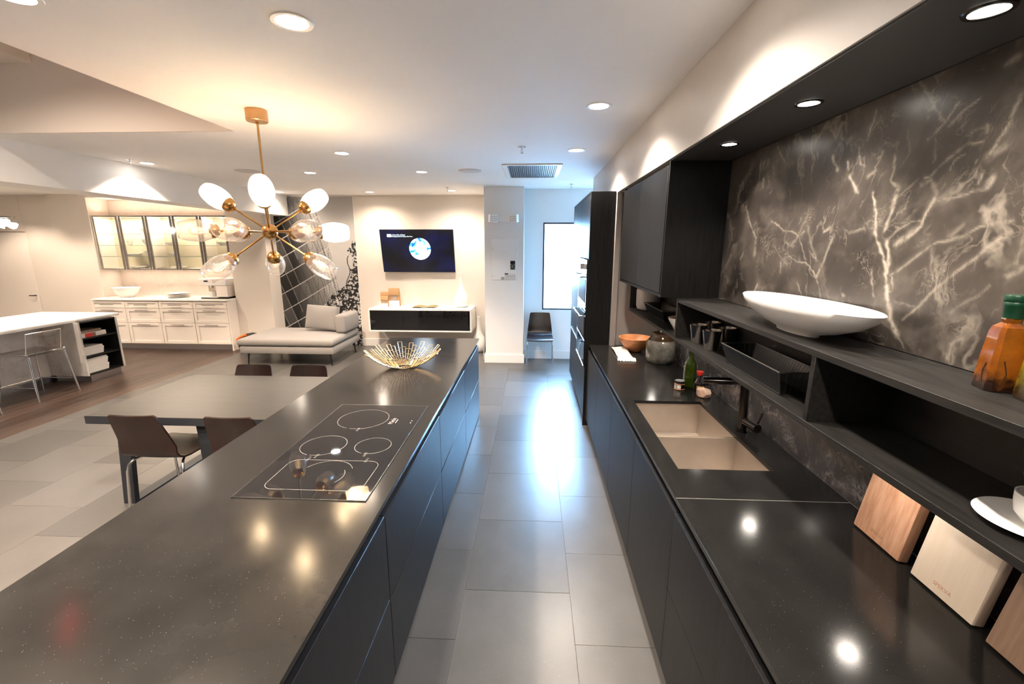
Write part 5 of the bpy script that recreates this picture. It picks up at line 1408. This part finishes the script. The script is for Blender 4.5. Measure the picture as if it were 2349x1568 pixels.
# cutting boards leaning on the splash
def board(y0, y1, mat, label, xb, brand, h=0.345, th=0.036, rot=0.0):
    t = thing('cutting_board', label, 'cutting board', (xb, (y0 + y1) / 2, ZS), 0, 'cutting boards leaning on the marble')
    w = y1 - y0; th_a = math.atan2(1.312 - xb - th * .9, h)
    m = MB(); m.box(0, th, -w / 2, w / 2, 0.0, h, b=0.004, seg=2)
    o = m.build('board', M[mat], t, world=False); o.rotation_euler = (0, th_a, 0); o.location = (0, 0, th * math.sin(th_a) + .0003)
    if brand:
        me = text_mesh(brand, 0.017, M['kraft'] if mat != 'maple' else M['ash'], ext=0.0002)
        q = bpy.data.objects.new('engraved_name', me); COL.objects.link(q); q.parent = o
        q.matrix_local = frame((-0.0006, 0.0, 0.030), (0, -1, 0), (0, 0, 1))
board(1.317, 1.522, 'ash', 'striped ash cutting board, farthest of the three leaning boards', 1.222, 'SPEKVA')
board(1.066, 1.268, 'maple', 'pale maple cutting board in the middle of the three leaning boards', 1.222, 'SPEKVA')
board(0.80, 1.018, 'oakmid', 'mid brown oak cutting board cut by the right picture edge', 1.210, None)
# steel tumblers
for (x, y), lb in zip(((1.012, 2.655), (1.020, 2.475), (1.135, 2.555), (1.128, 2.745)), ('front left', 'front right', 'back right', 'back left')):
    o = MB().lathe([(0, 0), (.034, 0), (.036, .003), (.052, .112), (.0525, .1145), (.050, .1145), (.033, .006), (0, .006)], n=36).build('steel_tumbler', M['tumbler'] if 'tumbler' in M else M['alu'], world=False)
    o.location = (x, y, 1.3705); tag(o, '%s one of four dark steel tumblers in the shelf box' % lb, 'tumbler', 'four steel tumblers')
M['tumbler'] = P('tumbler_steel', (0.50, 0.46, 0.43), 0.18, metal=1)
for o in bpy.data.objects:
    if o.name.startswith('steel_tumbler'): o.data.materials[0] = M['tumbler']
# wire trays
def tray(x0, x1, y0, y1, label, h=0.10, fl=0.03):
    z = 1.3708; cx, cy = (x0 + x1) / 2, (y0 + y1) / 2
    t = thing('wire_tray', label, 'tray', (cx, cy, z), 0, 'black wire trays in the shelf box')
    a, b = (x1 - x0) / 2, (y1 - y0) / 2
    Bq = [(-a, -b, 0.003), (a, -b, 0.003), (a, b, 0.003), (-a, b, 0.003)]
    Tq = [(-a - fl, -b - fl, h), (a + fl, -b - fl, h), (a + fl, b + fl, h), (-a - fl, b + fl, h)]
    m = MB(); m.tube(Tq, .0032, n=8, closed=True); m.build('rim', M['rimwire'], t, world=False)
    m = MB(); m.tube(Bq, .0025, n=6, closed=True)
    for p, q in zip(Bq, Tq): m.tube([p, q], .002, n=6)
    m.build('corner_wires', M['mesh'], t, world=False)['kind'] = 'stuff'
    m = MB(); bm = m.bm; B_ = [bm.verts.new(p) for p in Bq]; T_ = [bm.verts.new(p) for p in Tq]
    for i in range(4): bm.faces.new((B_[i], B_[(i + 1) % 4], T_[(i + 1) % 4], T_[i]))
    bm.faces.new(B_[::-1]); m.build('mesh_wall', M['meshwall'], t, world=False)
    m = MB()
    for i in range(4):
        p0, p1, q0, q1 = Vector(Bq[i]), Vector(Bq[(i + 1) % 4]), Vector(Tq[i]), Vector(Tq[(i + 1) % 4])
        n_ = max(3, int((p1 - p0).length / 0.018))
        for k in range(1, n_): m.tube([p0.lerp(p1, k / n_), q0.lerp(q1, k / n_)], .0008, n=4)
    m.build('mesh_wires', M['mesh'], t, world=False)['kind'] = 'stuff'
M['rimwire'] = P('rim_wire', (0.16, 0.15, 0.14), 0.3, metal=0.8)
tray(0.99, 1.10, 1.70, 2.17, 'black wire tray beside the steel tumblers')
tray(1.03, 1.13, 3.40, 3.91, 'black wire tray in the far part of the shelf below the wall cabinet', h=0.085)
o = MB().lathe([(0, 0), (.07, 0), (.095, .012), (.105, .04), (.108, .18), (.100, .196), (.092, .190), (.09, .03), (0, .02)], n=40).build('storage_pot', M['pot'], world=False)
o.location = (1.070, 4.075, 1.3705); tag(o, 'pale striped pot at the far end of the shelf', 'pot')
o = MB().lathe([(0, 0), (.045, 0), (.05, .006), (.092, .075), (.096, .092), (.091, .092), (.08, .06), (0, .012)], n=32).build('nut_bowl', M['white'], world=False)
o.location = (1.045, 3.045, 1.3705); tag(o, 'small white bowl holding brown coconuts in the shelf box', 'bowl')
for x, y, z, r, lb in ((1.045, 3.075, 1.435, .055, 'lower brown coconut resting in the small white bowl'), (1.06, 3.055, 1.520, .045, 'upper brown coconut piled on another one')):
    o = MB().lathe([(0, -r)] + [(r * math.cos(a), r * math.sin(a) * 1.0) for a in np.linspace(-1.3, 1.3, 10)] + [(0, r)], n=20).build('coconut', M['shell'], world=False)
    o.location = (x, y, z); tag(o, lb, 'coconut', 'brown coconuts')
# on the worktop
t = thing('glazed_jar', 'large grey glazed jar with brown glossy shoulder on the black worktop', 'jar', (1.165, 3.90, ZS))
MB().lathe([(0, 0), (.105, 0), (.122, .015), (.129, .05), (.129, .165), (.122, .192), (.112, .205)], n=48).build('jar_body', M['crock'], t, world=False)
MB().lathe([(.112, .2052), (.098, .222), (.086, .245), (.084, .262), (.088, .268), (.080, .268), (.074, .25), (.08, .20), (0, .10)], n=48).build('jar_neck', M['crockbrown'], t, world=False)
o = MB().lathe([(0, 0), (.055, 0), (.065, .006), (.115, .055), (.150, .110), (.162, .142), (.156, .142), (.11, .062), (0, .014)], n=48).build('wooden_bowl', M['orangewood'], world=False)
o.location = (1.03, 4.30, ZS); tag(o, 'orange wooden bowl beside the grey glazed jar', 'bowl')
t = thing('tea_towel', 'folded white towel with tasselled fringe on the black worktop', 'towel', (0.875, 4.15, ZS), -0.02)
m = MB(); bm = m.bm
def tw_(u, v): return (u, v, 0.016 + 0.006 * math.sin(v * 14) + 0.004 * math.sin(u * 40))
m.grid(-.062, .068, -.20, .25, 10, 16, tw_); g = m.build('cloth', M['towel'], t, world=False)
md = g.modifiers.new('thick', 'SOLIDIFY'); md.thickness = 0.010; md.offset = 0
m = MB(); r3 = random.Random(4)
for k in range(60):
    x_ = -.075 + .155 * k / 59 + .004 * r3.random(); y_ = -.20 - .02 * r3.random()
    m.tube([(x_, -.195, .012), (x_ + .006 * (r3.random() - .5), -.215, .016 + .006 * r3.random()), (x_ + .014 * (r3.random() - .5), -.245 - .035 * r3.random(), .004)], .0042, n=5)
m.build('fringe', M['fringe'], t, world=False)['kind'] = 'stuff'
t = thing('olive_oil_bottle', 'dark green olive oil bottle against the marble splashback', 'bottle', (1.178, 3.18, ZS))
m = MB(); m.lathe([(0, 0), (.040, 0), (.043, .006), (.043, .17), (.038, .19), (.022, .215), (.017, .235), (.016, .29), (0, .29)], n=8, a0=math.pi / 8); m.build('glass_body', M['oliveoil'], t, world=False, sharp=20)
MB().lathe([(.0175, .265), (.019, .266), (.019, .31), (0, .31)], n=16).build('cap', M['greencap'], t, world=False)
m = MB(); m.box(-.0425, -.0415, -.014, .014, .04, .16); m.build('label_strip', M['labelgrey'], t, world=False)
t = thing('soy_sauce_bottle', 'small soy sauce bottle with red cap beside the olive oil', 'bottle', (1.215, 3.085, ZS))
MB().lathe([(0, 0), (.036, 0), (.040, .008), (.038, .04), (.028, .075), (.016, .098), (.013, .118), (0, .118)], n=28).build('glass_body', M['soy'], t, world=False)
MB().lathe([(.014, .115), (.016, .118), (.024, .142), (.0245, .147), (0, .147)], n=24).build('cap', M['redcap'], t, world=False)
m = MB(); prof = [(.0405, .020), (.0392, .045)]
bm = m.bm; pv = None
for k in range(9):
    a = math.radians(200 + 10 * k + 30); row = [bm.verts.new((r * math.cos(a), r * math.sin(a), z)) for r, z in prof]
    if pv: bm.faces.new((pv[0], row[0], row[1], pv[1]))
    pv = row
m.build('label', M['goldlabel'], t, world=False)
t = thing('spice_jar', 'short faceted spice jar with black lid and copper bands by the sink', 'jar', (1.088, 3.115, ZS))
MB().lathe([(0, 0), (.036, 0), (.038, .004), (.038, .046), (0, .046)], n=8).build('jar_body', M['soy'], t, world=False, sharp=20)
m = MB(); m.lathe([(.0385, .004), (.0388, .008), (.0385, .011), (.038, .004)], n=8); m.build('copper_band', M['jarorange'], t, world=False)
m = MB(); m.lathe([(.0385, .042), (.0388, .045), (.0385, .049), (.038, .042)], n=8); m.build('copper_band', M['jarorange'], t, world=False)
m = MB(); m.lathe([(0, .0495), (.039, .0495), (.040, .052), (.040, .064), (.037, .067), (0, .067)], n=8); m.build('lid', M['black'], t, world=False, sharp=20)
MB().lathe([(0, .0675), (.034, .0675), (.034, .068), (0, .068)], n=8).build('lid_top', M['labelgrey'], t, world=False)
for k, mm in ((4.5, 'labelgrey'), (5.5, 'paper')):
    a = math.radians(45 * k); c_ = .0352 / math.cos(0)
    m = MB(); m.box(-.013, .013, -.0005, .0003, .013, .040); q = m.build('label', M[mm], t, world=False)
    q.location = (c_ * math.cos(a), c_ * math.sin(a), 0); q.rotation_euler = (0, 0, a + math.pi / 2)
o_bm = MB(); bmesh.ops.create_icosphere(o_bm.bm, subdivisions=2, radius=0.062)
r4 = random.Random(12)
cuts = [Vector((r4.uniform(-1, 1), r4.uniform(-1, 1), r4.uniform(-.4, 1))).normalized() for _ in range(9)]
for v in o_bm.bm.verts:
    for c_ in cuts:
        d_ = v.co.dot(c_) - 0.041
        if d_ > 0: v.co -= c_ * d_
    v.co.z = max(v.co.z * .82, -.030)
for f in o_bm.bm.faces: f.smooth = False
o = o_bm.build('salt_rock', M['rock'], world=False, sharp=12)
o.location = (1.198, 2.965, ZS + .0302); tag(o, 'pink faceted salt rock next to the soy sauce and faucet', 'rock')

# exit sign hanging left of the picture; its red letters show as a reflection in the island worktop
t = thing('exit_sign', 'illuminated red EXIT sign hanging from the ceiling left of the view', 'sign', (-3.22, 2.40, 2.46))
MB().box(-0.16, 0.16, -0.02, 0.02, -0.10, 0.10, b=0.004).build('housing', M['whitematt'], t, world=False)
M['exitred'] = emis('exit_red', (1.0, 0.03, 0.02), 9.0)
for s_ in (-1, 1):
    me = text_mesh('EXIT', 0.17, M['exitred'], ext=0.0006)
    o = bpy.data.objects.new('exit_letters', me); COL.objects.link(o); o.parent = t
    o.matrix_local = frame((0, 0.0212 * s_, 0), (-s_, 0, 0), (0, 0, 1))
MB().cyl((0, 0, 0.10), (0, 0, 0.389), 0.008).build('hanger', M['whitematt'], t, world=False)
t.rotation_euler = (0, 0, -0.9)
